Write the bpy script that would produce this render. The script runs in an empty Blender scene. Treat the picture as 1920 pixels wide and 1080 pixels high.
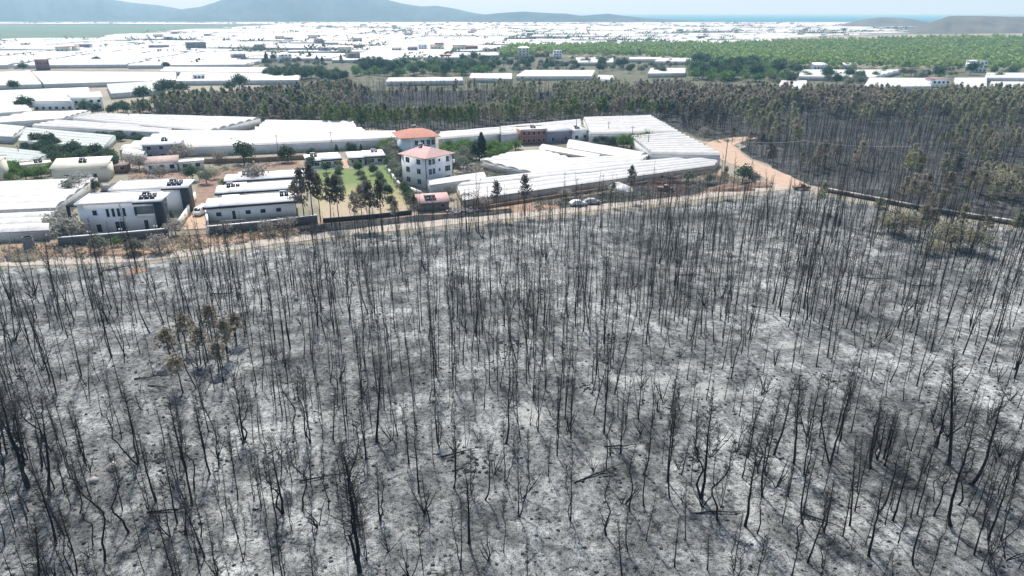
import bpy, math, random
import numpy as np
from mathutils import Vector

RD = random.Random(11)
NR = np.random.default_rng(11)
rad = math.radians
scene = bpy.context.scene
COL = scene.collection

# ------------------------------------------------------------------ camera, sky, sun, exposure
CAM_H, PITCH, FPX = 46.0, rad(21.96), 1280.0
cam_data = bpy.data.cameras.new('camera')
cam_data.sensor_width = 36.0
cam_data.lens = 24.0
cam_data.clip_start = 0.5
cam_data.clip_end = 90000.0
cam = bpy.data.objects.new('camera', cam_data)
COL.objects.link(cam)
cam.location = (0, 0, CAM_H)
cam.rotation_euler = (math.pi / 2 - PITCH, 0, 0)
scene.camera = cam

SUN_ELEV, SUN_AZ = rad(57.0), rad(-16.0)      # azimuth measured from +Y towards +X
world = bpy.data.worlds.new('World')
scene.world = world
world.use_nodes = True
wn = world.node_tree
wn.nodes.clear()
sky = wn.nodes.new('ShaderNodeTexSky')
sky.sky_type = 'NISHITA'
sky.sun_disc = False
sky.sun_elevation = SUN_ELEV
sky.sun_rotation = SUN_AZ
sky.altitude = 0
sky.air_density = 1.0
sky.dust_density = 2.2
sky.ozone_density = 1.0
bg = wn.nodes.new('ShaderNodeBackground')
bg.inputs['Strength'].default_value = 0.14
wo = wn.nodes.new('ShaderNodeOutputWorld')
wn.links.new(sky.outputs[0], bg.inputs[0])
wn.links.new(bg.outputs[0], wo.inputs[0])

sl = bpy.data.lights.new('sun', 'SUN')
sl.energy = 4.0
sl.angle = rad(0.53)
sl.color = (1.0, 0.98, 0.95)
sun = bpy.data.objects.new('sun', sl)
COL.objects.link(sun)
sd = Vector((math.sin(SUN_AZ) * math.cos(SUN_ELEV), math.cos(SUN_AZ) * math.cos(SUN_ELEV), math.sin(SUN_ELEV)))
sun.rotation_euler = (-sd).to_track_quat('-Z', 'Y').to_euler()

scene.view_settings.view_transform = 'Standard'
scene.view_settings.look = 'None'
scene.view_settings.exposure = 0.68
scene.view_settings.gamma = 1.0
scene.view_settings.use_curve_mapping = False
cy = scene.cycles
cy.max_bounces = 4
cy.diffuse_bounces = 3
cy.transmission_bounces = 3
cy.volume_bounces = 0
cy.use_denoising = True
cy.denoiser = 'OPENIMAGEDENOISE'
cy.use_adaptive_sampling = True
cy.adaptive_threshold = 0.015
cy.sample_clamp_indirect = 6.0

# ------------------------------------------------------------------ photograph pixel (1920 x 1080) <-> place
CP, SP = math.cos(PITCH), math.sin(PITCH)
def GZ(px, py, z=0.0):
    dx = (px - 960.0) / FPX
    dy = (540.0 - py) / FPX
    d = (dx, CP + dy * SP, -SP + dy * CP)
    s = (z - CAM_H) / d[2]
    return Vector((d[0] * s, d[1] * s, z))
def G(px, py):
    return GZ(px, py, 0.0)
def proj(x, y, z=0.0):
    zz = z - CAM_H
    dep = y * CP - zz * SP
    up = y * SP + zz * CP
    return 960 + FPX * x / dep, 540 - FPX * up / dep
def inpoly(px, py, poly):
    c = False
    n = len(poly)
    j = n - 1
    for i in range(n):
        xi, yi = poly[i]; xj, yj = poly[j]
        if (yi > py) != (yj > py) and px < (xj - xi) * (py - yi) / (yj - yi) + xi:
            c = not c
        j = i
    return c

# ------------------------------------------------------------------ mesh helpers
class Acc:
    def __init__(s):
        s.V, s.F, s.M, s.n = [], [], [], 0
    def add(s, V, F, m=0):
        V = np.asarray(V, dtype=np.float32).reshape(-1, 3)
        F = np.asarray(F, dtype=np.int64)
        if len(F) == 0:
            return
        s.V.append(V); s.F.append(F + s.n); s.M.append(np.full(len(F), m, dtype=np.int32))
        s.n += len(V)
    def box(s, x0, x1, y0, y1, z0, z1, m=0):
        V = [(x0, y0, z0), (x1, y0, z0), (x1, y1, z0), (x0, y1, z0), (x0, y0, z1), (x1, y0, z1), (x1, y1, z1), (x0, y1, z1)]
        F = [(0, 3, 2, 1), (4, 5, 6, 7), (0, 1, 5, 4), (1, 2, 6, 5), (2, 3, 7, 6), (3, 0, 4, 7)]
        s.add(V, F, m)
    def quad(s, a, b, c, d, m=0):
        s.add([a, b, c, d], [(0, 1, 2, 3)], m)
    def tri(s, a, b, c, m=0):
        s.add([a, b, c], [(0, 1, 2)], m)
    def mesh(s, name, mats, smooth=False):
        me = bpy.data.meshes.new(name)
        V = np.concatenate(s.V) if s.V else np.zeros((0, 3), np.float32)
        loops = np.concatenate([f.ravel() for f in s.F]).astype(np.int32)
        tot = np.concatenate([np.full(len(f), f.shape[1], np.int32) for f in s.F])
        start = np.concatenate([[0], np.cumsum(tot)[:-1]]).astype(np.int32)
        mi = np.concatenate(s.M)
        me.vertices.add(len(V)); me.vertices.foreach_set('co', V.ravel())
        me.loops.add(len(loops)); me.loops.foreach_set('vertex_index', loops)
        me.polygons.add(len(tot)); me.polygons.foreach_set('loop_start', start)
        me.polygons.foreach_set('loop_total', tot)
        me.polygons.foreach_set('material_index', mi)
        if smooth:
            me.polygons.foreach_set('use_smooth', np.ones(len(tot), dtype=bool))
        for m in (mats if isinstance(mats, (list, tuple)) else [mats]):
            me.materials.append(m)
        me.update(calc_edges=True)
        return me
    def build(s, name, mats, parent=None, smooth=False, loc=None):
        o = bpy.data.objects.new(name, s.mesh(name, mats, smooth))
        COL.objects.link(o)
        if parent: o.parent = parent
        if loc is not None: o.location = loc
        return o

def tag(o, label=None, cat=None, group=None, kind=None):
    if label: o['label'] = label
    if cat: o['category'] = cat
    if group: o['group'] = group
    if kind: o['kind'] = kind
    return o
def thing(name, label, cat, loc=(0, 0, 0), rz=0.0, group=None):
    o = bpy.data.objects.new(name, None)
    o.empty_display_size = 0.3
    COL.objects.link(o)
    o.location = loc
    o.rotation_euler = (0, 0, rz)
    return tag(o, label, cat, group)
def place(name, mesh, parent=None):
    o = bpy.data.objects.new(name, mesh)
    COL.objects.link(o)
    if parent: o.parent = parent
    return o

def tube(path, r, sides=6):
    P = np.asarray(path, float); r = np.asarray(r, float); n = len(P)
    T = np.gradient(P, axis=0)
    T /= np.linalg.norm(T, axis=1)[:, None] + 1e-9
    mt = P[-1] - P[0]; mt = mt / (np.linalg.norm(mt) + 1e-9)
    ref = np.array([0, 0, 1.0]) if abs(mt[2]) < 0.8 else np.array([1.0, 0, 0])
    n1 = np.cross(T, ref); n1 /= np.linalg.norm(n1, axis=1)[:, None] + 1e-9
    n2 = np.cross(T, n1)
    a = np.arange(sides) * 2 * math.pi / sides
    V = P[:, None, :] + r[:, None, None] * (np.cos(a)[None, :, None] * n1[:, None, :] + np.sin(a)[None, :, None] * n2[:, None, :])
    i = np.arange(n - 1)[:, None] * sides; k = np.arange(sides)[None, :]; k2 = (k + 1) % sides
    F = np.stack([i + k, i + k2, i + sides + k2, i + sides + k], -1).reshape(-1, 4)
    return V.reshape(-1, 3), F
def cones(S, E, r, sides=3):
    S = np.asarray(S, float).reshape(-1, 3); E = np.asarray(E, float).reshape(-1, 3); n = len(S)
    r = np.broadcast_to(np.asarray(r, float), (n,))
    T = E - S; T /= np.linalg.norm(T, axis=1)[:, None] + 1e-9
    ref = np.where(np.abs(T[:, 2:3]) < 0.8, np.array([[0, 0, 1.0]]), np.array([[1.0, 0, 0]]))
    n1 = np.cross(T, ref); n1 /= np.linalg.norm(n1, axis=1)[:, None] + 1e-9
    n2 = np.cross(T, n1)
    a = np.arange(sides) * 2 * math.pi / sides
    ring = S[:, None, :] + r[:, None, None] * (np.cos(a)[None, :, None] * n1[:, None, :] + np.sin(a)[None, :, None] * n2[:, None, :])
    V = np.concatenate([ring, E[:, None, :]], 1)
    b = np.arange(n)[:, None] * (sides + 1); k = np.arange(sides)[None, :]
    F = np.stack([b + k, b + (k + 1) % sides, np.broadcast_to(b + sides, (n, sides))], -1).reshape(-1, 3)
    return V.reshape(-1, 3), F
def leaves(C, size, rng, elong=1.7):
    C = np.asarray(C, float).reshape(-1, 3); n = len(C)
    size = np.broadcast_to(np.asarray(size, float), (n,))
    a = rng.normal(size=(n, 3)); a /= np.linalg.norm(a, axis=1)[:, None]
    b = rng.normal(size=(n, 3)); b -= (a * b).sum(1)[:, None] * a; b /= np.linalg.norm(b, axis=1)[:, None]
    u = a * size[:, None] * elong * 0.5; v = b * size[:, None] * 0.5
    V = np.stack([C - u, C - v + 0.15 * u, C + u, C + v - 0.1 * u], 1)
    F = np.arange(n * 4).reshape(-1, 4)
    return V.reshape(-1, 3), F

# ------------------------------------------------------------------ materials
def newmat(name):
    m = bpy.data.materials.new(name)
    m.use_nodes = True
    nt = m.node_tree
    nt.nodes.clear()
    out = nt.nodes.new('ShaderNodeOutputMaterial')
    b = nt.nodes.new('ShaderNodeBsdfPrincipled')
    nt.links.new(b.outputs[0], out.inputs[0])
    b.inputs['Specular IOR Level'].default_value = 0.25
    return m, nt, b, out
def noise(nt, scale, detail=5.0, rough=0.6, src='Object', vec=None):
    t = nt.nodes.new('ShaderNodeTexNoise')
    t.inputs['Scale'].default_value = scale
    t.inputs['Detail'].default_value = detail
    t.inputs['Roughness'].default_value = rough
    if vec is None:
        c = nt.nodes.new('ShaderNodeTexCoord')
        vec = c.outputs[src]
    nt.links.new(vec, t.inputs['Vector'])
    return t.outputs['Fac']
def ramp(nt, fac, stops):
    r = nt.nodes.new('ShaderNodeValToRGB')
    e = r.color_ramp.elements
    while len(e) < len(stops): e.new(0.5)
    for k, (p, c) in enumerate(stops):
        e[k].position = p
        e[k].color = (c[0], c[1], c[2], 1) if hasattr(c, '__len__') else (c, c, c, 1)
    nt.links.new(fac, r.inputs[0])
    return r.outputs[0]
def mix(nt, fac, a, b, mode='MIX'):
    n = nt.nodes.new('ShaderNodeMix')
    n.data_type = 'RGBA'; n.blend_type = mode
    for val, idx in ((fac, 0), (a, 6), (b, 7)):
        if isinstance(val, (int, float)):
            n.inputs[idx].default_value = val if idx == 0 else (val, val, val, 1)
        elif isinstance(val, tuple):
            n.inputs[idx].default_value = (*val, 1)
        else:
            nt.links.new(val, n.inputs[idx])
    return n.outputs[2]
def bump(nt, b, fac, dist, strength=1.0):
    n = nt.nodes.new('ShaderNodeBump')
    n.inputs['Distance'].default_value = dist
    n.inputs['Strength'].default_value = strength
    nt.links.new(fac, n.inputs['Height'])
    nt.links.new(n.outputs[0], b.inputs['Normal'])
def simple(name, c, var=0.15, scale=0.6, rough=0.8, bd=0.0, src='Object'):
    m, nt, b, out = newmat(name)
    f = noise(nt, scale, 6, 0.65, src)
    lo = tuple(x * (1 - var) for x in c); hi = tuple(min(0.9, x * (1 + var)) for x in c)
    nt.links.new(ramp(nt, f, [(0.3, lo), (0.7, hi)]), b.inputs['Base Color'])
    b.inputs['Roughness'].default_value = rough
    if bd: bump(nt, b, f, bd)
    return m
def leafmat(name, c1, c2, c3, transl=0.42):
    m, nt, b, out = newmat(name)
    g = nt.nodes.new('ShaderNodeNewGeometry')
    oi = nt.nodes.new('ShaderNodeObjectInfo')
    f = noise(nt, 0.45, 3, 0.6)
    col = ramp(nt, g.outputs['Random Per Island'], [(0.0, c1), (0.55, c2), (1.0, c3)])
    col = mix(nt, 0.45, col, ramp(nt, f, [(0.35, c1), (0.65, c3)]))
    vv = ramp(nt, oi.outputs['Random'], [(0.0, 0.72), (1.0, 1.3)])
    col = mix(nt, 1.0, col, vv, 'MULTIPLY')
    nt.links.new(col, b.inputs['Base Color'])
    b.inputs['Roughness'].default_value = 0.7
    tr = nt.nodes.new('ShaderNodeBsdfTranslucent')
    nt.links.new(col, tr.inputs[0])
    mx = nt.nodes.new('ShaderNodeMixShader')
    mx.inputs[0].default_value = transl
    nt.links.new(b.outputs[0], mx.inputs[1]); nt.links.new(tr.outputs[0], mx.inputs[2])
    nt.links.new(mx.outputs[0], out.inputs[0])
    return m

def ash_material(name, dark=1.0, stains_and_shade=False):
    m, nt, b, out = newmat(name)
    big = noise(nt, 0.055, 4, 0.6)
    mid = noise(nt, 0.33, 6, 0.68)
    fine = noise(nt, 1.9, 8, 0.75)
    grit = noise(nt, 7.5, 4, 0.7)
    base = ramp(nt, big, [(0.30, (0.125, 0.128, 0.131)), (0.47, (0.26, 0.263, 0.266)), (0.66, (0.46, 0.463, 0.465))])
    c = mix(nt, 0.85, base, ramp(nt, mid, [(0.365, 0.38), (0.5, 0.9), (0.635, 1.6)]), 'MULTIPLY')
    c = mix(nt, 0.9, c, ramp(nt, fine, [(0.385, 0.16), (0.47, 0.9), (0.63, 1.5)]), 'MULTIPLY')
    c = mix(nt, 0.8, c, ramp(nt, grit, [(0.38, 0.06), (0.46, 1.0), (0.7, 1.35)]), 'MULTIPLY')
    soil = noise(nt, 0.06, 5, 0.6)
    c = mix(nt, ramp(nt, soil, [(0.62, 0.0), (0.8, 0.45)]), c, (0.17, 0.15, 0.13))
    if stains_and_shade:
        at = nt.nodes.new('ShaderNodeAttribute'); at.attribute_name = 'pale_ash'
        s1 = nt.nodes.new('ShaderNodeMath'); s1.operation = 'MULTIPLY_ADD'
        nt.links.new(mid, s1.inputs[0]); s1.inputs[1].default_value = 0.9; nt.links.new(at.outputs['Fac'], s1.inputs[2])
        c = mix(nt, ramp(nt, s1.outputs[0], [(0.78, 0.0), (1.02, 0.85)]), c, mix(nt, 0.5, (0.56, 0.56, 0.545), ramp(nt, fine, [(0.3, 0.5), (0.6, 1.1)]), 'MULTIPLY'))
        at2 = nt.nodes.new('ShaderNodeAttribute'); at2.attribute_name = 'char_and_shade'
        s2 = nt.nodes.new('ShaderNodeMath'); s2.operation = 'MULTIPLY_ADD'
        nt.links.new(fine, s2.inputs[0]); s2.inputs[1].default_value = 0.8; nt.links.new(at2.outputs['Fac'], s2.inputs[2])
        c = mix(nt, ramp(nt, s2.outputs[0], [(0.6, 0.0), (1.1, 0.8)]), c, (0.055, 0.056, 0.057))  # darkens the ash for char and for the painted tree shade
    c = mix(nt, 1.0, c, (0.89 * dark, 0.91 * dark, 0.87 * dark), 'MULTIPLY')
    nt.links.new(c, b.inputs['Base Color'])
    b.inputs['Roughness'].default_value = 0.95
    b.inputs['Specular IOR Level'].default_value = 0.1
    bump(nt, b, mix(nt, 0.5, fine, grit), 0.35, 0.9)
    return m

M = {}
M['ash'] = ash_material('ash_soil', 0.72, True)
M['ash_dark'] = ash_material('burnt_forest_soil', 0.2)
M['char'] = simple('charred_bark', (0.009, 0.009, 0.0095), 0.45, 2.5, 0.85)
M['char_twig'] = simple('charred_twig', (0.019, 0.019, 0.0195), 0.3, 2.0, 0.9)
M['bark'] = simple('scorched_bark', (0.045, 0.037, 0.031), 0.4, 2.0, 0.9)
M['bark_brown'] = simple('brown_bark', (0.10, 0.075, 0.055), 0.3, 2.0, 0.9)
M['stone_dark'] = simple('sooty_stone', (0.038, 0.039, 0.041), 0.5, 1.7, 0.9)
M['stone_pale'] = simple('pale_limestone', (0.33, 0.3, 0.28), 0.2, 1.2, 0.9, 0.05)
M['needle_brown'] = leafmat('scorched_brown_needles', (0.14, 0.116, 0.083), (0.262, 0.226, 0.165), (0.39, 0.348, 0.262))
M['needle_olive'] = leafmat('scorched_olive_needles', (0.138, 0.142, 0.082), (0.264, 0.266, 0.15), (0.396, 0.396, 0.24))
M['needle_green'] = leafmat('green_pine_needles', (0.07, 0.105, 0.032), (0.125, 0.175, 0.05), (0.20, 0.25, 0.08))
M['needle_dark'] = leafmat('blackened_needles', (0.051, 0.048, 0.044), (0.092, 0.087, 0.075), (0.158, 0.141, 0.111))
M['needle_straw'] = leafmat('straw_dry_needles', (0.17, 0.16, 0.105), (0.28, 0.265, 0.18), (0.4, 0.38, 0.27))
M['leaf_citrus'] = leafmat('citrus_leaves', (0.043, 0.094, 0.026), (0.102, 0.196, 0.041), (0.189, 0.29, 0.072))
M['leaf_dark'] = leafmat('dark_green_leaves', (0.028, 0.053, 0.028), (0.059, 0.098, 0.05), (0.105, 0.154, 0.077))
M['leaf_olive'] = leafmat('olive_grey_leaves', (0.091, 0.111, 0.078), (0.176, 0.195, 0.143), (0.273, 0.286, 0.221))
M['leaf_dry'] = leafmat('dry_grey_leaves', (0.149, 0.135, 0.115), (0.27, 0.25, 0.216), (0.405, 0.378, 0.338))
M['leaf_forest'] = leafmat('far_pine_needles', (0.104, 0.167, 0.061), (0.172, 0.252, 0.086), (0.246, 0.32, 0.11), 0.5)

def plastic(name, c, dirt=0.25, rough=0.45):
    m, nt, b, out = newmat(name)
    f = noise(nt, 0.35, 6, 0.7)
    st = noise(nt, 2.2, 3, 0.6)
    col = ramp(nt, f, [(0.25, tuple(x * (1 - dirt) for x in c)), (0.6, c)])
    col = mix(nt, 0.35, col, ramp(nt, st, [(0.3, 0.75), (0.6, 1.0)]), 'MULTIPLY')
    nt.links.new(col, b.inputs['Base Color'])
    b.inputs['Roughness'].default_value = rough
    return m
M['film'] = plastic('white_greenhouse_film', (0.50, 0.49, 0.46), 0.25)
M['film_wall'] = plastic('greenhouse_wall_film', (0.60, 0.60, 0.57), 0.3)
M['net'] = plastic('grey_shade_net', (0.40, 0.43, 0.40), 0.15, 0.8)
M['torn'] = plastic('torn_sooty_film', (0.55, 0.54, 0.51), 0.45, 0.7)
M['dustwall'] = plastic('dusty_wall_film', (0.43, 0.37, 0.31), 0.3, 0.8)
M['dusty'] = leafmat('dust_covered_leaves', (0.18, 0.18, 0.15), (0.29, 0.29, 0.25), (0.42, 0.42, 0.38))
M['seam'] = simple('greenhouse_seam', (0.24, 0.235, 0.22), 0.3, 1.0, 0.7)
M['gutter'] = simple('gutter_metal', (0.16, 0.16, 0.15), 0.3, 1.0, 0.6)
M['steel'] = simple('galvanised_steel', (0.42, 0.43, 0.43), 0.15, 3, 0.45)
M['white'] = simple('white_render', (0.78, 0.78, 0.77), 0.05, 0.5, 0.85)
M['roofwhite'] = simple('white_roof_screed', (0.74, 0.73, 0.70), 0.08, 0.5, 0.85)
M['cream'] = simple('cream_render', (0.60, 0.57, 0.47), 0.1, 0.5, 0.9)
M['grey'] = simple('grey_concrete', (0.2, 0.195, 0.185), 0.25, 0.9, 0.95)
M['greywall'] = simple('grey_block_wall', (0.12, 0.113, 0.103), 0.3, 1.5, 0.95, 0.02)
M['anthracite'] = simple('anthracite_cladding', (0.028, 0.031, 0.037), 0.15, 1.0, 0.5)
M['glass'] = simple('dark_window_glass', (0.022, 0.027, 0.033), 0.2, 0.7, 0.12)
M['frame'] = simple('window_frame', (0.55, 0.56, 0.57), 0.05, 3, 0.5)
M['solar'] = simple('solar_collector', (0.018, 0.020, 0.028), 0.2, 2, 0.2)
M['tile'] = simple('orange_roof_tiles', (0.35, 0.165, 0.12), 0.25, 1.4, 0.85, 0.03)
M['tile_pink'] = simple('pink_roof_tiles', (0.42, 0.275, 0.255), 0.2, 1.4, 0.85, 0.03)
M['tile_dull'] = simple('weathered_roof', (0.33, 0.25, 0.22), 0.25, 1.0, 0.9)
M['brick'] = simple('red_brick_wall', (0.26, 0.125, 0.10), 0.25, 1.6, 0.9)
M['violet'] = simple('lilac_grey_wall', (0.25, 0.235, 0.27), 0.15, 0.8, 0.9)
M['wood'] = simple('grey_wood', (0.22, 0.19, 0.16), 0.25, 3, 0.9)
M['red'] = simple('dull_red_soil', (0.2, 0.135, 0.1), 0.3, 0.5, 0.95, 0.06)
M['maroon'] = simple('dark_red_soil', (0.045, 0.026, 0.025), 0.35, 0.6, 0.95, 0.06)  # much darker red than the other soil
M['tan'] = simple('dry_tan_soil', (0.26, 0.178, 0.122), 0.28, 0.35, 0.95, 0.05)
M['road'] = simple('pale_dirt_track', (0.333, 0.296, 0.252), 0.18, 0.5, 0.95, 0.03)
M['roadpink'] = simple('pinkish_dirt_track', (0.36, 0.262, 0.19), 0.15, 0.4, 0.95, 0.03)
M['meadow'] = simple('dull_green_meadow', (0.088, 0.09, 0.055), 0.4, 0.08, 0.95)
M['scrub'] = simple('dry_scrub_ground', (0.12, 0.105, 0.075), 0.45, 0.4, 0.95, 0.08)
M['tyre'] = simple('tyre_rubber', (0.02, 0.02, 0.02), 0.2, 4, 0.8)
M['carwhite'] = simple('white_car_paint', (0.72, 0.72, 0.71), 0.04, 2, 0.3)
M['carsoot'] = simple('sooty_car_paint', (0.33, 0.33, 0.33), 0.4, 1.5, 0.6)
M['rust'] = simple('rusty_metal', (0.20, 0.12, 0.09), 0.35, 2, 0.8)

def lawn_material():
    m, nt, b, out = newmat('lawn_grass')
    c = nt.nodes.new('ShaderNodeTexCoord')
    s = nt.nodes.new('ShaderNodeSeparateXYZ')
    nt.links.new(c.outputs['Object'], s.inputs[0])
    big = noise(nt, 0.10, 5, 0.6)
    fine = noise(nt, 1.2, 6, 0.7)
    mr = nt.nodes.new('ShaderNodeMapRange')
    mr.inputs['From Min'].default_value = -24.0
    mr.inputs['From Max'].default_value = 26.0
    nt.links.new(s.outputs[1], mr.inputs['Value'])
    ad = nt.nodes.new('ShaderNodeMath'); ad.operation = 'MULTIPLY_ADD'
    nt.links.new(big, ad.inputs[0]); ad.inputs[1].default_value = 0.5
    nt.links.new(mr.outputs[0], ad.inputs[2])
    col = ramp(nt, ad.outputs[0], [(0.40, (0.31, 0.255, 0.175)), (0.62, (0.28, 0.245, 0.14)), (0.80, (0.21, 0.215, 0.10)), (0.98, (0.12, 0.165, 0.055))])
    col = mix(nt, 0.6, col, ramp(nt, fine, [(0.3, 0.65), (0.7, 1.25)]), 'MULTIPLY')
    nt.links.new(col, b.inputs['Base Color'])
    b.inputs['Roughness'].default_value = 0.95
    bump(nt, b, fine, 0.1)
    return m
M['lawn'] = lawn_material()
def ground_material():
    m, nt, b, out = newmat('dry_valley_ground')
    big = noise(nt, 0.006, 6, 0.6)
    mid = noise(nt, 0.05, 6, 0.65)
    fine = noise(nt, 0.6, 6, 0.7)
    col = ramp(nt, mid, [(0.3, (0.10, 0.105, 0.06)), (0.48, (0.20, 0.175, 0.125)), (0.62, (0.31, 0.26, 0.20)), (0.75, (0.36, 0.31, 0.25))])
    col = mix(nt, 0.5, col, ramp(nt, big, [(0.35, (0.13, 0.14, 0.085)), (0.65, (0.33, 0.30, 0.26))]))
    col = mix(nt, 0.6, col, ramp(nt, fine, [(0.3, 0.6), (0.7, 1.25)]), 'MULTIPLY')
    nt.links.new(col, b.inputs['Base Color'])
    b.inputs['Roughness'].default_value = 0.95
    bump(nt, b, fine, 0.15)
    return m
M['ground'] = ground_material()
M['field'] = simple('green_crop_field', (0.075, 0.125, 0.075), 0.2, 0.01, 0.9)
M['mount'] = simple('wooded_mountain_slope', (0.034, 0.048, 0.044), 0.5, 0.004, 0.95)
M['hill_bare'] = simple('bare_hill_slope', (0.085, 0.082, 0.066), 0.45, 0.008, 0.95)
def sea_material():
    m, nt, b, out = newmat('sea_water')
    b.inputs['Base Color'].default_value = (0.02, 0.13, 0.18, 1)
    b.inputs['Roughness'].default_value = 0.7
    b.inputs['Specular IOR Level'].default_value = 0.03
    f = noise(nt, 0.02, 6, 0.6)
    bump(nt, b, f, 1.0, 0.3)
    return m
M['sea'] = sea_material()

# ------------------------------------------------------------------ the setting
def sheet(name, pts, mat, z, kind='structure', origin=None):
    a = Acc()
    c = Vector((sum(p.x for p in pts) / len(pts), sum(p.y for p in pts) / len(pts), 0)) if origin is None else origin
    a.add([(p.x - c.x, p.y - c.y, z) for p in pts], [list(range(len(pts)))])
    o = a.build(name, mat, loc=(c.x, c.y, 0))
    o['kind'] = kind
    return o
def rough_poly(px, step=2.5, amp=0.7, rng=RD):
    P = [G(*p) for p in px]
    out = []
    for i, p in enumerate(P):
        q = P[(i + 1) % len(P)]
        n = max(1, min(60, int((q - p).length / step)))
        for k in range(n):
            r = p.lerp(q, k / n)
            out.append(Vector((r.x + rng.uniform(-amp, amp), r.y + rng.uniform(-amp, amp), 0)))
    return out

g = Acc()
g.add([(-30000, -300, 0), (30000, -300, 0), (30000, 45000, 0), (-30000, 45000, 0)], [(0, 1, 2, 3)])
o = g.build('ground', M['ground']); o['kind'] = 'structure'

# edge of the burnt grove: lower edge of the dirt road, then the low stone wall
ROAD = [(-160, 505), (0, 498), (140, 494), (280, 488), (380, 476), (470, 463), (560, 452), (660, 441), (760, 430), (880, 418), (1000, 407),
        (1120, 394), (1230, 383), (1330, 372), (1420, 361), (1490, 350)]
EDGE = ROAD + [(1548, 361), (1720, 398), (1920, 427), (2200, 470)]
def edge_y(px):
    if px <= EDGE[0][0]: return EDGE[0][1]
    for (x0, y0), (x1, y1) in zip(EDGE, EDGE[1:]):
        if px <= x1:
            return y0 + (y1 - y0) * (px - x0) / (x1 - x0)
    return EDGE[-1][1]
def relief(x, y):
    return (0.28 * np.sin(x * 0.113 + 0.7) * np.sin(y * 0.097 + 1.1) + 0.16 * np.sin(x * 0.29 + y * 0.21)
            + 0.10 * np.sin(x * 0.61 - y * 0.53 + 2.0) + 0.06 * np.sin(x * 1.3 + 0.9 * y) * np.sin(y * 1.1 - 0.4 * x))
def ground_h(x, y):
    px, py = proj(x, y)
    t = min(1.0, max(0.0, (py - edge_y(px) - 4) / 40.0))
    return 0.05 + t * (0.66 + float(relief(np.float64(x), np.float64(y))))

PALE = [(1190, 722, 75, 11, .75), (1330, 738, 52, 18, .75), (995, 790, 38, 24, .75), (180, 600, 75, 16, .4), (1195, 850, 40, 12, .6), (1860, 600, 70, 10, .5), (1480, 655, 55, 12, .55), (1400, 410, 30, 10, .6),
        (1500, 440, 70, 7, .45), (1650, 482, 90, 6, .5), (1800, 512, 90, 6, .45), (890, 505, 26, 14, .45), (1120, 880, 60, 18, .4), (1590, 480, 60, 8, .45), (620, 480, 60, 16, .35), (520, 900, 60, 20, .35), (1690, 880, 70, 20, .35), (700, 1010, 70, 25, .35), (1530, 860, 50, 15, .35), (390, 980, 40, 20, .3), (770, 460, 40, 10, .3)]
CHAR_SHADE = [(1250, 412, 190, 16, .6), (150, 524, 170, 14, .5), (40, 690, 60, 40, .3), (1450, 400, 90, 14, .45), (900, 440, 160, 12, .4), (1690, 410, 160, 12, .5), (300, 880, 80, 30, .25), (1000, 640, 70, 20, .25), (600, 455, 90, 10, .4), (1420, 860, 60, 25, .3), (860, 890, 60, 25, .3)]  # char spots, plus shade of the dense trees painted into the roadside band
def burnt_sheet():
    xs = np.arange(-150, 190.01, 0.55); ys = np.arange(22, 196, 0.55)
    X, Y = np.meshgrid(xs, ys)
    zz = -CAM_H
    dep = Y * CP - zz * SP; up = Y * SP + zz * CP
    PX = 960 + FPX * X / dep; PY = 540 - FPX * up / dep
    ex = np.array([e[0] for e in EDGE]); ey = np.array([e[1] for e in EDGE])
    EY = np.interp(PX, ex, ey)
    wob = 2.5 * np.sin(X * 0.9) + 2.0 * np.sin(X * 2.3 + Y * 1.7) + NR.normal(0, 1.2, X.shape)
    T = np.clip((PY - EY - 4) / 40.0, 0, 1)
    Z = 0.05 + T * (0.66 + relief(X, Y) + 0.035 * NR.normal(size=X.shape))
    keep = (PY - EY - 5 + wob > 0) & (np.abs(PX - 960) < 1300)
    idx = np.arange(X.size).reshape(X.shape)
    q = np.stack([idx[:-1, :-1], idx[:-1, 1:], idx[1:, 1:], idx[1:, :-1]], -1).reshape(-1, 4)
    kk = (keep[:-1, :-1] & keep[:-1, 1:] & keep[1:, 1:] & keep[1:, :-1]).ravel()
    q = q[kk]
    used = np.unique(q); remap = np.full(X.size, -1); remap[used] = np.arange(len(used))
    V = np.stack([X.ravel(), Y.ravel(), Z.ravel()], -1)[used]
    a = Acc(); a.add(V, remap[q])
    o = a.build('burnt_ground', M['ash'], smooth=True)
    PXu, PYu = PX.ravel()[used], PY.ravel()[used]
    for nm, spots in (('pale_ash', PALE), ('char_and_shade', CHAR_SHADE)):
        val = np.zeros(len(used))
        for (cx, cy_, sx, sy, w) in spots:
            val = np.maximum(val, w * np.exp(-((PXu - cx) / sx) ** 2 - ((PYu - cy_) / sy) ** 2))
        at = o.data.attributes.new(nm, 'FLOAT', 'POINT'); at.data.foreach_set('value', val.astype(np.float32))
    o['kind'] = 'structure'
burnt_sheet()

FOREST_A = [(240, 236), (430, 226), (640, 240), (760, 246), (880, 243), (1000, 232), (1100, 224), (1232, 221), (1300, 190), (1290, 172), (1000, 172),
            (900, 170), (660, 170), (520, 182), (330, 198), (250, 218)]
FOREST_B = [(1228, 223), (1290, 250), (1340, 264), (1400, 258), (1388, 285), (1440, 312), (1500, 346), (1552, 357), (1720, 394), (1930, 424), (2150, 455),
            (2150, 186), (1920, 182), (1700, 186), (1500, 182), (1300, 178), (1270, 190)]
sheet('forest_floor', rough_poly(FOREST_A, 6, 2), M['ash_dark'], 0.02)
sheet('forest_floor', rough_poly(FOREST_B, 6, 2), M['ash_dark'], 0.024)

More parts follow.
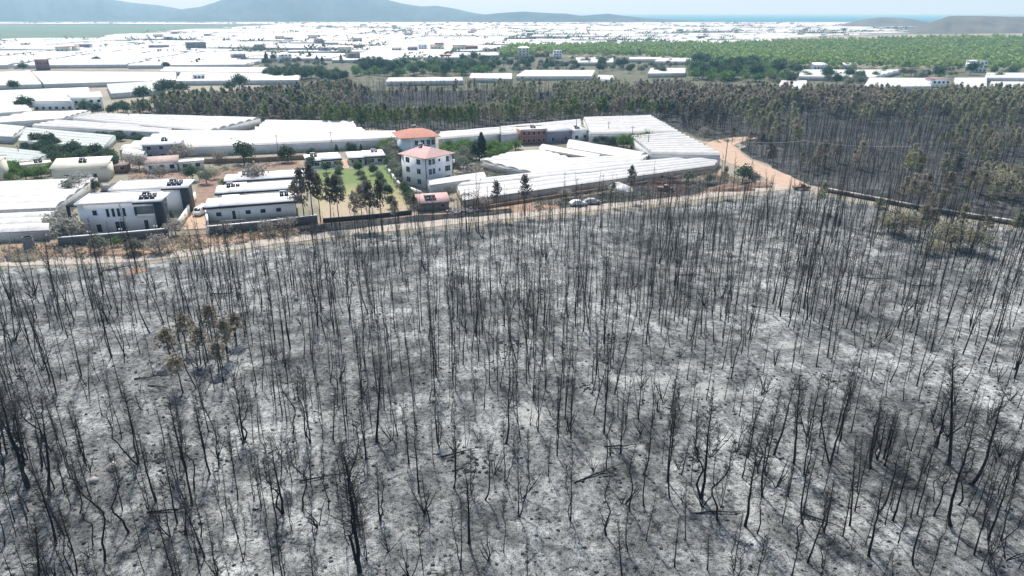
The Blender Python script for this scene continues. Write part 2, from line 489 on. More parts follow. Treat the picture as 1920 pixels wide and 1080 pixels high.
YARD = [(-140, 470), (0, 462), (110, 452), (320, 440), (400, 436), (600, 414), (780, 404), (870, 392), (1000, 372), (1150, 352), (1340, 322), (1420, 345),
        (1330, 372), (1120, 394), (880, 418), (660, 441), (470, 463), (280, 488), (0, 498), (-140, 503)]
sheet('yard_ground', rough_poly(YARD, 2.5, 0.6), M['tan'], 0.03)
sheet('scrub_ground', rough_poly([(1010, 352), (1180, 330), (1290, 318), (1350, 330), (1420, 340), (1300, 352), (1150, 368), (1000, 384)], 2.0, 0.6), M['scrub'], 0.045)
sheet('soil_patch', rough_poly([(1330, 352), (1400, 340), (1450, 342), (1440, 352), (1340, 366), (1300, 368)], 2.0, 0.4), M['red'], 0.06)
sheet('soil_patch', rough_poly([(1200, 350), (1235, 344), (1290, 348), (1300, 362), (1270, 376), (1225, 366)], 1.5, 0.35), M['maroon'], 0.058)
sheet('soil_patch', rough_poly([(380, 330), (420, 316), (560, 300), (570, 312), (420, 330), (400, 372), (370, 400), (345, 398), (365, 360)], 2.0, 0.4), M['red'], 0.036)
sheet('driveway', rough_poly([(345, 432), (352, 405), (368, 388), (385, 385), (386, 408), (393, 430)], 1.5, 0.15), M['roadpink'], 0.062)
sheet('soil_patch', rough_poly([(240, 322), (330, 312), (360, 325), (350, 338), (245, 338)], 2.0, 0.4), M['red'], 0.04)
sheet('soil_patch', rough_poly([(850, 332), (885, 316), (960, 318), (1010, 322), (960, 334), (860, 346)], 2.0, 0.4), M['scrub'], 0.04)
sheet('burnt_verge', rough_poly([(560, 430), (600, 420), (700, 412), (780, 405), (880, 398), (960, 390), (960, 402), (880, 412), (760, 424), (660, 435), (560, 446)], 2.0, .5), M['ash_dark'], 0.062)
sheet('burnt_verge', rough_poly([(1040, 380), (1120, 364), (1200, 348), (1300, 338), (1400, 348), (1330, 366), (1150, 386), (1060, 394)], 2.0, .5), M['ash_dark'], 0.052)
sheet('scrub_ground', rough_poly([(480, 140), (500, 112), (640, 118), (860, 112), (950, 104), (1060, 108), (1240, 112), (1440, 118), (1900, 140), (1900, 180), (480, 180)], 20, 6), M['meadow'], 0.012)
sheet('soil_patch', rough_poly([(1000, 302), (1196, 302), (1215, 291), (1064, 266), (1000, 282)], 2.5, 0.4), M['scrub'], 0.042)
LAWN = [(578, 318), (640, 314), (655, 308), (722, 306), (745, 345), (772, 402), (700, 410), (606, 418), (588, 360)]
lc = G(668, 362)
sheet('lawn', rough_poly(LAWN, 2.0, 0.25), M['lawn'], 0.05, origin=lc)
sheet('footpath', rough_poly([(642, 300), (652, 300), (664, 316), (646, 316)], 1.5, 0.1), M['roadpink'], 0.066)

def ribbon(name, pts, mat, z, amp=0.35):
    a = Acc()
    P = []
    for (x0, y0, w0), (x1, y1, w1) in zip(pts, pts[1:]):
        A, B = G(x0, y0), G(x1, y1)
        n = max(2, int((B - A).length / 2.2))
        for k in range(n):
            t = k / n
            P.append((A.lerp(B, t), w0 + (w1 - w0) * t))
    P.append((G(*pts[-1][:2]), pts[-1][2]))
    pos = np.array([(p.x, p.y) for p, w in P]); w = np.array([w for p, w in P])
    for _ in range(3):
        pos[1:-1] = 0.25 * pos[:-2] + 0.5 * pos[1:-1] + 0.25 * pos[2:]
    T = np.gradient(pos, axis=0); T /= np.linalg.norm(T, axis=1)[:, None]
    N = np.stack([-T[:, 1], T[:, 0]], -1)
    L = pos + N * (w / 2 + NR.uniform(-amp, amp, len(w)))[:, None]
    Rr = pos - N * (w / 2 + NR.uniform(-amp, amp, len(w)))[:, None]
    V = np.concatenate([np.c_[L, np.full(len(w), z)], np.c_[Rr, np.full(len(w), z)]])
    n = len(w); i = np.arange(n - 1)
    a.add(V, np.stack([i, n + i, n + i + 1, i + 1], -1))
    o = a.build(name, mat); o['kind'] = 'structure'
    return o
ribbon('dirt_road', [(x, y - 5, 4.6) for x, y in ROAD[:-1]] + [(1478, 349, 7)], M['road'], 0.085)
ribbon('dirt_road', [(1492, 351, 9), (1462, 334, 9), (1420, 316, 9), (1380, 300, 10), (1352, 282, 12), (1350, 270, 10), (1375, 262, 8), (1412, 258, 5)], M['roadpink'], 0.10)

sheet('crop_field', [G(-400, 80), G(0, 75), G(160, 71), G(300, 61), G(480, 50), G(500, 47.5), G(200, 46.5), G(0, 47), G(-400, 47.5)], M['field'], 0.3)
sheet('sea', [Vector((-9000, 4300, 0)), Vector((600, 4000, 0)), Vector((9000, 3900, 0)), Vector((30000, 44000, 0)), Vector((-30000, 44000, 0))], M['sea'], 0.5)

def mountain(name, prof, D, depth, mat, seed, label=None):
    rng = np.random.default_rng(seed)
    xs = np.array([p[0] for p in prof], float); ys = np.array([p[1] for p in prof], float)
    n = max(40, int((xs[-1] - xs[0]) / 7))
    px = np.linspace(xs[0], xs[-1], n)
    py = np.interp(px, xs, ys)
    dep = PITCH - np.arctan((540 - py) / FPX)
    zr = CAM_H - D * np.tan(dep)
    X = np.array([GZ(a, 44, 0).x / GZ(a, 44, 0).y for a in px]) * D
    nv = 22
    v = np.linspace(-1, 1, nv)
    prof_v = np.clip(1 - np.abs(v) ** 1.25, 0, 1)
    ph = rng.uniform(0, 6, 6)
    U = np.linspace(0, (xs[-1] - xs[0]) / 60.0, n)[:, None]; Vv = v[None, :]
    rid = (0.13 * np.sin(U * 2.1 + ph[0] + 2.0 * Vv) + 0.10 * np.sin(U * 4.7 + ph[1] - 3 * Vv) + 0.06 * np.sin(U * 9.1 + ph[2] + 5 * Vv)
           + 0.04 * np.sin(U * 17 + ph[3]))
    Z = np.maximum(zr, 2)[:, None] * np.clip(prof_v[None, :] * (1 + rid * (1 - prof_v[None, :]) * 3.2), -0.02, 1.02) - 1.0
    Yv = D + depth * Vv + 0 * U
    XX = X[:, None] * (Yv / D)
    V = np.stack([XX, Yv, Z], -1).reshape(-1, 3)
    idx = np.arange(n * nv).reshape(n, nv)
    F = np.stack([idx[:-1, :-1], idx[1:, :-1], idx[1:, 1:], idx[:-1, 1:]], -1).reshape(-1, 4)
    a = Acc(); a.add(V, F)
    o = a.build(name, mat, smooth=True); o['kind'] = 'structure'
    return o
mountain('mountain', [(-420, -34), (-200, -33), (0, -28), (120, -18), (180, -9), (222, -1), (262, 5), (300, 9), (330, 14), (350, 18), (420, 30), (480, 44)], 6200, 1800, M['mount'], 3)
mountain('mountain', [(240, 44), (300, 30), (345, 17), (380, 12), (410, 3), (432, -6), (480, -18), (540, -25), (620, -26), (680, -15), (722, -3), (762, 7), (792, 11), (820, 10),
                      (850, 15), (890, 24), (912, 27), (940, 32), (980, 43)], 5400, 1300, M['mount'], 5)
mountain('hill', [(860, 44), (900, 28), (930, 24), (960, 22), (985, 21), (1030, 24), (1062, 25), (1090, 29), (1112, 27), (1140, 25), (1170, 29), (1210, 34), (1260, 36.5), (1300, 39), (1340, 44)],
         4300, 420, M['mount'], 8)
mountain('hill', [(1570, 47), (1596, 41), (1620, 35), (1650, 31.5), (1690, 33), (1722, 37), (1760, 43), (1800, 48)], 2700, 330, M['hill_bare'], 9)
mountain('hill', [(1660, 70), (1700, 56), (1740, 42), (1776, 29), (1800, 28), (1860, 29.5), (1920, 30), (2000, 31), (2150, 40), (2300, 66)], 2000, 420, M['hill_bare'], 12)
# gentle wooded rise on the right
def rise_h(x, y):
    return 15.0 * math.exp(-((x - 950) / 420.0) ** 2 - ((y - 1150) / 330.0) ** 2)
def rise():
    xs = np.linspace(-100, 2000, 90); ys = np.linspace(480, 1900, 60)
    X, Y = np.meshgrid(xs, ys)
    Z = 15.0 * np.exp(-((X - 950) / 420.0) ** 2 - ((Y - 1150) / 330.0) ** 2) - 0.15
    idx = np.arange(X.size).reshape(X.shape)
    F = np.stack([idx[:-1, :-1], idx[:-1, 1:], idx[1:, 1:], idx[1:, :-1]], -1).reshape(-1, 4)
    a = Acc(); a.add(np.stack([X, Y, Z], -1).reshape(-1, 3), F)
    o = a.build('hill', M['ground'], smooth=True); o['kind'] = 'structure'
rise()

# the air of the valley: pale haze of even density
def haze():
    a = Acc(); a.box(-30500, 30500, -320, 45500, -2.0, 330.0)
    m = bpy.data.materials.new('valley_haze'); m.use_nodes = True
    nt = m.node_tree; nt.nodes.clear()
    out = nt.nodes.new('ShaderNodeOutputMaterial')
    v = nt.nodes.new('ShaderNodeVolumePrincipled')
    v.inputs['Color'].default_value = (0.25, 0.50, 0.70, 1)
    v.inputs['Absorption Color'].default_value = (0.80, 0.80, 0.80, 1)
    v.inputs['Density'].default_value = 0.00024
    v.inputs['Anisotropy'].default_value = 0.15
    nt.links.new(v.outputs[0], out.inputs['Volume'])
    o = a.build('haze', m); o['kind'] = 'stuff'
    o['label'] = 'pale blue haze filling the valley air'
haze()

# ------------------------------------------------------------------ greenhouses
def lerp3(a, b, t):
    return (a[0] + (b[0] - a[0]) * t, a[1] + (b[1] - a[1]) * t, a[2] + (b[2] - a[2]) * t)
def vault_geo(acc, p0, p1, q0, q1, eave, rise, seg=6, m=0, cap=0, cols=1, sag=0.0, rng=None):
    """one arched bay; p0-p1 is the span at one end, q0-q1 at the other"""
    rows = []
    for c in range(cols + 1):
        t = c / cols
        a = lerp3(p0, q0, t); b = lerp3(p1, q1, t)
        dz = (rng.uniform(-sag, sag) if (rng and 0 < c < cols) else 0)
        rows.append([(a[0] + (b[0] - a[0]) * k / seg, a[1] + (b[1] - a[1]) * k / seg, eave + (rise + dz) * math.sin(math.pi * k / seg) ** 0.8) for k in range(seg + 1)])
    V = [v for r in rows for v in r]
    F = []
    for c in range(cols):
        for k in range(seg):
            i = c * (seg + 1) + k
            F.append((i, i + 1, i + seg + 2, i + seg + 1))
    acc.add(V, F, m)
    for r in (rows[0], rows[-1]):
        acc.add(r, [list(range(seg + 1))], cap)
def wall_panel(acc, a, b, h, th=0.06, m=0, z0=0.0):
    d = Vector((b[0] - a[0], b[1] - a[1], 0)); L = d.length
    if L < 0.01: return
    n = Vector((-d.y, d.x, 0)) / L * th * 0.5
    P = [(a[0] + n.x, a[1] + n.y), (b[0] + n.x, b[1] + n.y), (b[0] - n.x, b[1] - n.y), (a[0] - n.x, a[1] - n.y)]
    V = [(x, y, z0) for x, y in P] + [(x, y, h) for x, y in P]
    acc.add(V, [(0, 3, 2, 1), (4, 5, 6, 7), (0, 1, 5, 4), (1, 2, 6, 5), (2, 3, 7, 6), (3, 0, 4, 7)], m)

GH_FOOT = []
def greenhouse(label, px, n, run='ab', eave=2.6, rise=1.1, mat='film', wall='film_wall', parts=True, group=None, posts=False, world=None, gutters=True, bare=()):
    P = [GZ(x, y, eave) for x, y in px] if world is None else [Vector((w[0], w[1], 0)) for w in world]
    c = (P[0] + P[1] + P[2] + P[3]) / 4
    a, b, cc, d = [(p.x - c.x, p.y - c.y, 0.0) for p in P]
    if run != 'ab':
        a, b, cc, d = b, cc, d, a
    GH_FOOT.append([(p.x, p.y) for p in P])
    root = thing('greenhouse', label, 'greenhouse', (c.x, c.y, 0), 0, group)
    rng = random.Random(hash(label) % 1000)
    if parts:
        for i in range(n):
            if i in bare: continue
            ac = Acc()
            t0, t1 = i / n, (i + 1) / n
            L = (Vector(b) - Vector(a)).length
            vault_geo(ac, lerp3(a, d, t0), lerp3(a, d, t1), lerp3(b, cc, t0), lerp3(b, cc, t1), eave, rise, 7, 0, 1, max(1, int(L / 5)), 0.10, rng)
            ac.build('roof_vault', [M[mat], M[wall]], root)
        for (u, v) in ((a, b), (b, cc), (cc, d), (d, a)):
            ac = Acc(); wall_panel(ac, u, v, eave - 0.02)
            ac.build('side_wall', M[wall], root)
        if gutters:
            for i in range(n + 1):
                ac = Acc(); u = lerp3(a, d, i / n); v = lerp3(b, cc, i / n)
                wall_panel(ac, u, v, eave + (0.16 if gutters == 'gutter' else 0.1), 0.34 if gutters == 'gutter' else 0.22, 0, eave - 0.06)
                ac.build('gutter', M['gutter' if gutters == 'gutter' else 'seam'], root)
        if posts:
            L = (Vector(b) - Vector(a)).length
            k = max(2, int(L / 2.4))
            for j in range(k + 1):
                q = lerp3(a, b, j / k)
                ac = Acc(); ac.box(q[0] - 0.05, q[0] + 0.05, q[1] - 0.12, q[1] - 0.03, 0, eave + 0.05)
                ac.build('post', M['steel'], root)
            for zz in (0.5, 1.3, 2.1):
                ac = Acc(); wall_panel(ac, (a[0], a[1] - 0.1, 0), (b[0], b[1] - 0.1, 0), zz + 0.05, 0.04, 0, zz)
                ac.build('rail', M['steel'], root)
    else:
        ac = Acc()
        for i in range(n):
            t0, t1 = i / n, (i + 1) / n
            vault_geo(ac, lerp3(a, d, t0), lerp3(a, d, t1), lerp3(b, cc, t0), lerp3(b, cc, t1), eave, rise, 4, 0, 1)
        ac.build('roof', [M[mat], M[wall]], root)
        for (u, v) in ((a, b), (b, cc), (cc, d), (d, a)):
            ac = Acc(); wall_panel(ac, u, v, eave - 0.02); ac.build('side_wall', M[wall], root)
    return root

# near ones, clockwise from the front-left corner: front-left, front-right, back-right, back-left (pixels at eave height)
greenhouse('large white greenhouse at the left edge behind the torn greenhouse frame', [(-110, 399), (104, 390), (182, 333), (-110, 345)], 5, 'ab', 3.2, 0.6, wall='film')
greenhouse('torn sooty greenhouse with bare steel posts beside the concrete tank', [(-110, 442), (92, 432), (106, 398), (-110, 408)], 3, 'ab', 2.2, 0.9, 'torn', 'torn', posts=True)
greenhouse('flat grey net greenhouse behind the dark green grove', [(34, 264), (194, 277), (216, 254), (50, 239)], 5, 'ab', 2.6, 0.35, 'net', 'net')
greenhouse('grey net greenhouse at the left edge beside the grove', [(-120, 300), (58, 304), (98, 287), (-120, 262)], 5, 'ab', 2.6, 0.35, 'net', 'net')
greenhouse('small white greenhouse left of the grey net greenhouse', [(-90, 252), (24, 257), (50, 238), (-60, 228)], 3, 'ab', 2.6, 0.8)
greenhouse('very long white greenhouse with scalloped left end behind the grey house', [(224, 282), (742, 263), (742, 250), (312, 248)], 5, 'ab', 3.0, 1.3)
greenhouse('white greenhouse in front of the scalloped end of the long greenhouse', [(228, 288), (268, 294), (288, 276), (248, 272)], 2, 'ab', 2.6, 1.0)
greenhouse('long white greenhouse whose tall grey front wall faces the grey-roofed grove', [(136, 224), (392, 247), (488, 222), (185, 215)], 6, 'ab', 3.4, 0.9)
greenhouse('white greenhouse with one dark gutter in front of the brown scorched pines', [(486, 238), (668, 240), (662, 229), (500, 227)], 3, 'ab', 3.0, 0.9)
greenhouse('white greenhouse with a grey curtain wall above the very long greenhouse', [(480, 250), (690, 252), (676, 241), (478, 240)], 3, 'ab', 3.2, 0.9)
greenhouse('white greenhouse strip between the net greenhouse and the long one', [(60, 236), (310, 250), (330, 241), (110, 226)], 4, 'ab', 2.8, 0.7)
greenhouse('long white greenhouse stretching between the orange roof and the brick house', [(822, 262), (948, 251), (938, 241), (826, 250)], 3, 'ab', 3.2, 1.0)
greenhouse('white greenhouse behind the long brick house', [(940, 254), (1090, 239), (1088, 226), (938, 240)], 4, 'ab', 3.4, 1.0)
greenhouse('big white greenhouse with a serrated right end beside the black forest', [(1106, 252), (1272, 250), (1218, 219), (1094, 223)], 10, 'ab', 3.6, 1.1)
greenhouse('big white greenhouse with serrated end at the bend of the pink track', [(1222, 290), (1350, 292), (1272, 251), (1182, 258)], 9, 'ab', 3.6, 1.1)
greenhouse('broad white greenhouse roof in the middle of the compound', [(1000, 325), (1200, 304), (1218, 291), (905, 302)], 4, 'ab', 2.6, 0.5, wall='film', gutters=True)
greenhouse('white greenhouse roof behind the broad middle roof', [(905, 301), (1066, 296), (1012, 281), (958, 286)], 4, 'ab', 2.6, 0.5, wall='film', gutters=True)
greenhouse('single white tunnel greenhouse pointing away from the brick house', [(1062, 277), (1196, 300), (1216, 291), (1070, 265)], 1, 'ab', 1.8, 1.7)
greenhouse('low white tunnel below the single tunnel', [(1010, 279), (1120, 298), (1130, 293), (1022, 272)], 1, 'ab', 1.0, 1.0)
greenhouse('short white greenhouse bay in front of the pink-roofed house', [(806, 348), (912, 333), (905, 323), (800, 338)], 1, 'ab', 2.6, 0.7, gutters=True)
greenhouse('long narrow white greenhouse with dark gutters, upper of the road pair', [(856, 350), (1350, 298), (1340, 288), (895, 336)], 2, 'ab', 2.4, 0.6, wall='dustwall', gutters='gutter')
greenhouse('long narrow white greenhouse with dark gutters, nearest to the road', [(868, 377), (1340, 311), (1350, 298.6), (856, 350.6)], 3, 'ab', 2.0, 0.6, wall='dustwall', gutters='gutter')
fr = thing('bare_greenhouse', 'bare dark greenhouse frame without film right of the pink-roofed house', 'greenhouse frame', G(930, 322))
c_ = G(930, 322)
fq = [GZ(x, y, 2.4) - c_ for x, y in ((872, 330), (998, 324), (906, 304), (870, 312))]
for v_ in fq: v_.z = 0
for u in range(4):
    for k_ in range(5):
        q_ = lerp3(lerp3(fq[0], fq[1], k_ / 5), lerp3(fq[3], fq[2], k_ / 5), u / 3)
        ac = Acc(); ac.box(q_[0] - .06, q_[0] + .06, q_[1] - .06, q_[1] + .06, 0, 2.4); ac.build('post', M['gutter'], fr)
    ac = Acc(); wall_panel(ac, lerp3(fq[0], fq[3], u / 3), lerp3(fq[1], fq[2], u / 3), 2.5, .12, 0, 2.36); ac.build('rail', M['gutter'], fr)
for k_ in range(6):
    ac = Acc(); wall_panel(ac, lerp3(fq[0], fq[1], k_ / 5), lerp3(fq[3], fq[2], k_ / 5), 2.62, .1, 0, 2.503); ac.build('beam', M['gutter'], fr)
# left middle distance
for lab, q, n, mt in [
    ('white greenhouse in the left distance above the white farmhouse', [(-60, 196), (170, 184), (166, 164), (-60, 172)], 5, 'film'),
    ('grey-white greenhouse with a slanting right edge beside the dark pines', [(208, 176), (310, 168), (292, 152), (200, 158)], 4, 'net'),
    ('broad white greenhouse with a sharp diagonal edge in the left distance', [(-60, 162), (78, 158), (55, 132), (-60, 138)], 5, 'film'),
    ('very broad white greenhouse beyond the diagonal one', [(82, 158), (330, 150), (330, 136), (60, 134)], 6, 'film'),
    ('white greenhouse left of the white farmhouse', [(-60, 216), (60, 208), (44, 192), (-60, 196)], 4, 'film'),
    ('low white greenhouse in front of the white farmhouse', [(-60, 234), (120, 222), (170, 208), (60, 210)], 5, 'film'),
    ('white greenhouse with a rounded right end left of the green trees', [(330, 152), (560, 150), (566, 138), (340, 136)], 6, 'film'),
    ('white greenhouse behind the rounded one', [(300, 134), (540, 136), (520, 127), (310, 126)], 5, 'film'),
    ('white greenhouse glimpsed behind the black trunks', [(724, 153), (868, 151), (866, 145), (730, 146)], 2, 'film'),
    ('white greenhouse right of the one behind the black trunks', [(880, 146), (960, 148), (960, 138), (884, 138)], 3, 'film'),
    ('white greenhouse at the far edge of the brown wood', [(968, 143), (1110, 143), (1116, 132), (985, 132)], 4, 'film'),
    ('small white greenhouse right of the wood edge one', [(1120, 148), (1150, 150), (1150, 142), (1122, 141)], 2, 'film'),
    ('white greenhouse below the far pine belt', [(1080, 117), (1150, 117), (1150, 108), (1080, 108)], 3, 'film'),
    ('white greenhouse under the far pine belt, second from the left', [(1180, 111), (1240, 111), (1240, 107.5), (1180, 107.5)], 2, 'film'),
    ('long low white greenhouse along the foot of the pine belt', [(1228, 115), (1400, 116), (1400, 109), (1235, 109)], 3, 'film'),
    ('white greenhouse among orchard trees in the centre distance', [(1215, 138), (1285, 137), (1285, 128), (1220, 128)], 3, 'film'),
    ('white greenhouse left of the red-roofed blue house', [(1498, 143), (1640, 145), (1690, 131), (1500, 131)], 5, 'film'),
    ('white tunnels below the right-hand greenhouse', [(1456, 167), (1514, 168), (1512, 151), (1466, 151)], 4, 'film'),
    ('white greenhouse right of centre behind the scorched scrub', [(1620, 163), (1746, 162), (1740, 147), (1630, 146)], 5, 'film'),
    ('white greenhouse right of the red-roofed blue house', [(1790, 163), (1850, 164), (1850, 146), (1790, 146)], 4, 'film'),
    ('white greenhouse near the right edge below the white tower house', [(1846, 146), (1990, 147), (1990, 137), (1850, 137)], 4, 'film'),
    ('small white greenhouse at the right edge behind the olive pines', [(1856, 164), (1990, 163), (1990, 154), (1858, 153)], 3, 'film')]:
    greenhouse(lab, q, n, 'ab', 3.0, 0.7, mt, parts=True)

# ------------------------------------------------------------------ far plain: parcels
PINES = [(938, 113), (940, 103), (962, 95), (1080, 92), (1300, 90), (1440, 87), (1690, 79), (1920, 76), (2300, 73), (2300, 142), (1700, 134), (1450, 128), (1200, 110), (1000, 108)]
VILLAGE = [(480, 140), (500, 112), (640, 120), (860, 112), (950, 100), (1060, 112), (1240, 126), (1440, 118), (1480, 134), (1480, 168), (480, 168)]
FIELDP = [(-400, 82), (0, 77), (165, 73), (305, 63), (485, 52), (505, 47), (200, 46), (-400, 46)]
def far_ok(px, py):
    if py > 128 or py < 41.5: return False
    if inpoly(px, py, PINES) or inpoly(px, py, FIELDP): return False
    if px > 930 and py > 91: return False
    if px > 480 and py > 116: return False
    if px > 1620 and py < 80 and py > 30 and px > 1740 - (py - 42) * 3: return False
    return -300 < px < 2150
cells = []
def split(x0, x1, y0, y1, depth, rng):
    w, h = x1 - x0, y1 - y0
    tgt = 46 + 0.022 * y0
    if w < tgt * 2.0 and h < tgt * 0.95:
        cells.append((x0, x1, y0, y1)); return
    if w / 2.0 > h:
        m = x0 + w * rng.uniform(0.36, 0.64)
        split(x0, m, y0, y1, depth + 1, rng); split(m, x1, y0, y1, depth + 1, rng)
    else:
        m = y0 + h * rng.uniform(0.36, 0.64)
        split(x0, x1, y0, m, depth + 1, rng); split(x0, x1, m, y1, depth + 1, rng)
rr = random.Random(5)
for by in range(9):
    y0 = 560 + by * 330
    for bx in range(-8, 9):
        split(bx * 360 - 180, bx * 360 + 180, y0, y0 + 330, 0, rr)
far_list, gap_list = [], []
for (x0, x1, y0, y1) in cells:
    cx, cy_ = (x0 + x1) / 2, (y0 + y1) / 2
    blk = (int((cx + 1e4) // 360), int((cy_ - 560) // 330))
    ang = rad(random.Random(blk[0] * 77 + blk[1]).uniform(-14, 14))
    bx, by = (blk[0] * 360 - 1e4 + 180), 560 + blk[1] * 330 + 165
    def rot(x, y):
        u, v = x - bx, y - by
        return (bx + u * math.cos(ang) - v * math.sin(ang), by + u * math.sin(ang) + v * math.cos(ang))
    mx, my = rot(cx, cy_)
    p = proj(mx, my)
    if not far_ok(*p): continue
    g_ = rr.uniform(1.5, 4.5)
    q = [rot(x0 + g_, y0 + g_), rot(x1 - g_, y0 + g_), rot(x1 - g_, y1 - g_), rot(x0 + g_, y1 - g_)]
    if rr.random() < (0.12 if p[0] < 900 else 0.20):
        gap_list.append((x0, x1, y0, y1, rot))
    else:
        far_list.append((my, p, q))
far_list.sort(key=lambda t: t[0])
N_IND = 240
far_list.sort(key=lambda t: (not (10 < t[1][0] < 1910), t[0]))
for k, (dist, p, q) in enumerate(far_list[:N_IND]):
    side = ['far left', 'left', 'left of centre', 'centre', 'right of centre', 'right', 'far right'][min(6, max(0, int(p[0] / 275)))]
    band = 'front' if p[1] > 100 else ('near' if p[1] > 84 else ('middle' if p[1] > 66 else 'far'))
    n = max(2, int(abs(q[3][1] - q[0][1]) / 11))
    w_ = abs(q[1][0] - q[0][0]); d_ = abs(q[3][1] - q[0][1])
    form = 'long narrow' if w_ > 2.1 * d_ else ('square' if w_ < 1.15 * d_ else ('small' if w_ * d_ < 1700 else 'broad'))
    grey = rr.random() > 0.85
    lab = '%s %s greenhouse in the %s rows of the plain, %s' % (form, 'grey' if grey else 'white', band, side)
    greenhouse(lab, None, n, 'ab', 3.0, rr.uniform(0.5, 1.1), 'net' if grey else 'film', parts=False, group='plain greenhouses: ' + lab, world=q)
fa = Acc()
for dist, p, q in far_list[N_IND:]:
    a, b, c, d = [(v[0], v[1], 0) for v in q]
    n = max(1, int(abs(q[3][1] - q[0][1]) / 16))
    mi = 0 if rr.random() < 0.85 else 1
    for i in range(n):
        vault_geo(fa, lerp3(a, d, i / n), lerp3(a, d, (i + 1) / n), lerp3(b, c, i / n), lerp3(b, c, (i + 1) / n), 3.2, 0.9, 3, mi, 2)
    for u, v in ((a, b), (b, c), (c, d), (d, a)):
        fa.quad((u[0], u[1], 0), (v[0], v[1], 0), (v[0], v[1], 3.18), (u[0], u[1], 3.18), 2)
tag(fa.build('far_greenhouses', [M['film'], M['net'], M['film_wall']]), 'carpet of distant white greenhouses running to the foot of the hills', 'greenhouses', kind='stuff')

# ------------------------------------------------------------------ tree kinds
def trunk_path(rng, H, style, n=12):
    t = np.linspace(0, 1, n)
    az = rng.uniform(0, 2 * math.pi)
    d = np.array([math.cos(az), math.sin(az)])
    lat = np.zeros((n, 2))
    w = np.cumsum(rng.normal(0, 1, (n, 2)), 0); w -= w[0]
    lat += w * 0.035 * (H / 12)
    if style == 'leaning':
        lat += np.outer(t, d) * H * rng.uniform(0.10, 0.2)
    elif style == 'crooked':
        lat += w * 0.11 * (H / 12)
        lat += np.outer(np.exp(-((t - rng.uniform(.15, .45)) / .12) ** 2), d) * rng.uniform(0.35, 0.8)
    elif style == 'curved':
        lat += np.outer(1 - np.exp(-t / 0.10), d) * rng.uniform(0.4, 0.9)
    else:
        lat += np.outer(t, d) * H * rng.uniform(0.0, 0.05)
    lat -= lat[0]
    return np.c_[lat, t * H]
def twigs_on(rng, P, H, nt, t0, detail, lmax):
    n = len(P)
    t = t0 + (1 - t0) * rng.random(nt) ** 0.75
    ti = t * (n - 1); i0 = np.clip(ti.astype(int), 0, n - 2); fr = ti - i0
    S = P[i0] * (1 - fr)[:, None] + P[i0 + 1] * fr[:, None]
    az = rng.uniform(0, 2 * math.pi, nt)
    el = rng.uniform(0.25, 1.15, nt)
    prof = np.clip((1.06 - t) / (1.06 - t0), 0.12, 1) ** 0.6 * np.clip((t - t0) / 0.25 + 0.45, 0, 1)
    L = lmax * prof * rng.uniform(0.45, 1.1, nt)
    D = np.stack([np.cos(az) * np.cos(el), np.sin(az) * np.cos(el), np.sin(el)], -1)
    mid = S + D * (L * 0.55)[:, None]
    E = mid + (D + np.array([0, 0, 0.45]) + rng.normal(0, 0.22, (nt, 3))) * (L * 0.45)[:, None]
    return S, mid, E, L
def burnt_geo(rng, H, style, detail=True):
    trunk, tw = Acc(), Acc()
    stems = [trunk_path(rng, H, style, 13 if detail else 5)]
    if style == 'forked':
        base = stems[0]
        k = 2 if detail else 1
        s2 = trunk_path(rng, H * rng.uniform(.7, .95), 'crooked' if detail else 'leaning', 13 if detail else 5)
        az = rng.uniform(0, 6.28)
        tt = np.linspace(0, 1, len(s2))
        s2[:, 0] += math.cos(az) * (1 - np.exp(-tt / .12)) * 0.9; s2[:, 1] += math.sin(az) * (1 - np.exp(-tt / .12)) * 0.9
        s2 += base[k] * np.array([1, 1, 0]) * 0.5
        stems.append(s2)
    r0 = 0.0074 * H + 0.026
    if not detail: r0 *= 0.76
    for si, P in enumerate(stems):
        t = np.linspace(0, 1, len(P))
        r = r0 * (0.8 if si else 1.0) * (1 - t) ** 0.95 + 0.009
        r[0] *= 1.25
        P = P.copy(); P[0, 2] = -0.4
        V, F = tube(P, r, 7 if detail else 3)
        trunk.add(V, F)
        nt = int((105 if detail else 62) * (0.7 if si else 1.0))
        S, mid, E, L = twigs_on(rng, P, H, nt, 0.32, detail, 0.15 * H + 0.35)
        if detail:
            V, F = cones(S, mid + (mid - S) * 0.15, 0.020 + 0.006 * L); tw.add(V, F)
            V, F = cones(mid, E, 0.017); tw.add(V, F)
            for _ in range(3):
                f = rng.uniform(0.3, 1, (len(S), 1))
                s2 = S + (mid - S) * f
                e2 = s2 + ((E - S) * 0.42 + rng.normal(0, 0.26, S.shape) * L[:, None])
                V, F = cones(s2, e2, 0.013); tw.add(V, F)
            # dead stubs low on the stem
            S, mid, E, L = twigs_on(rng, P, H, 14, 0.08, True, 0.6)
            V, F = cones(S, E, 0.02); tw.add(V, F)
        else:
            V, F = cones(S, E, 0.022); tw.add(V, F)
    return trunk, tw
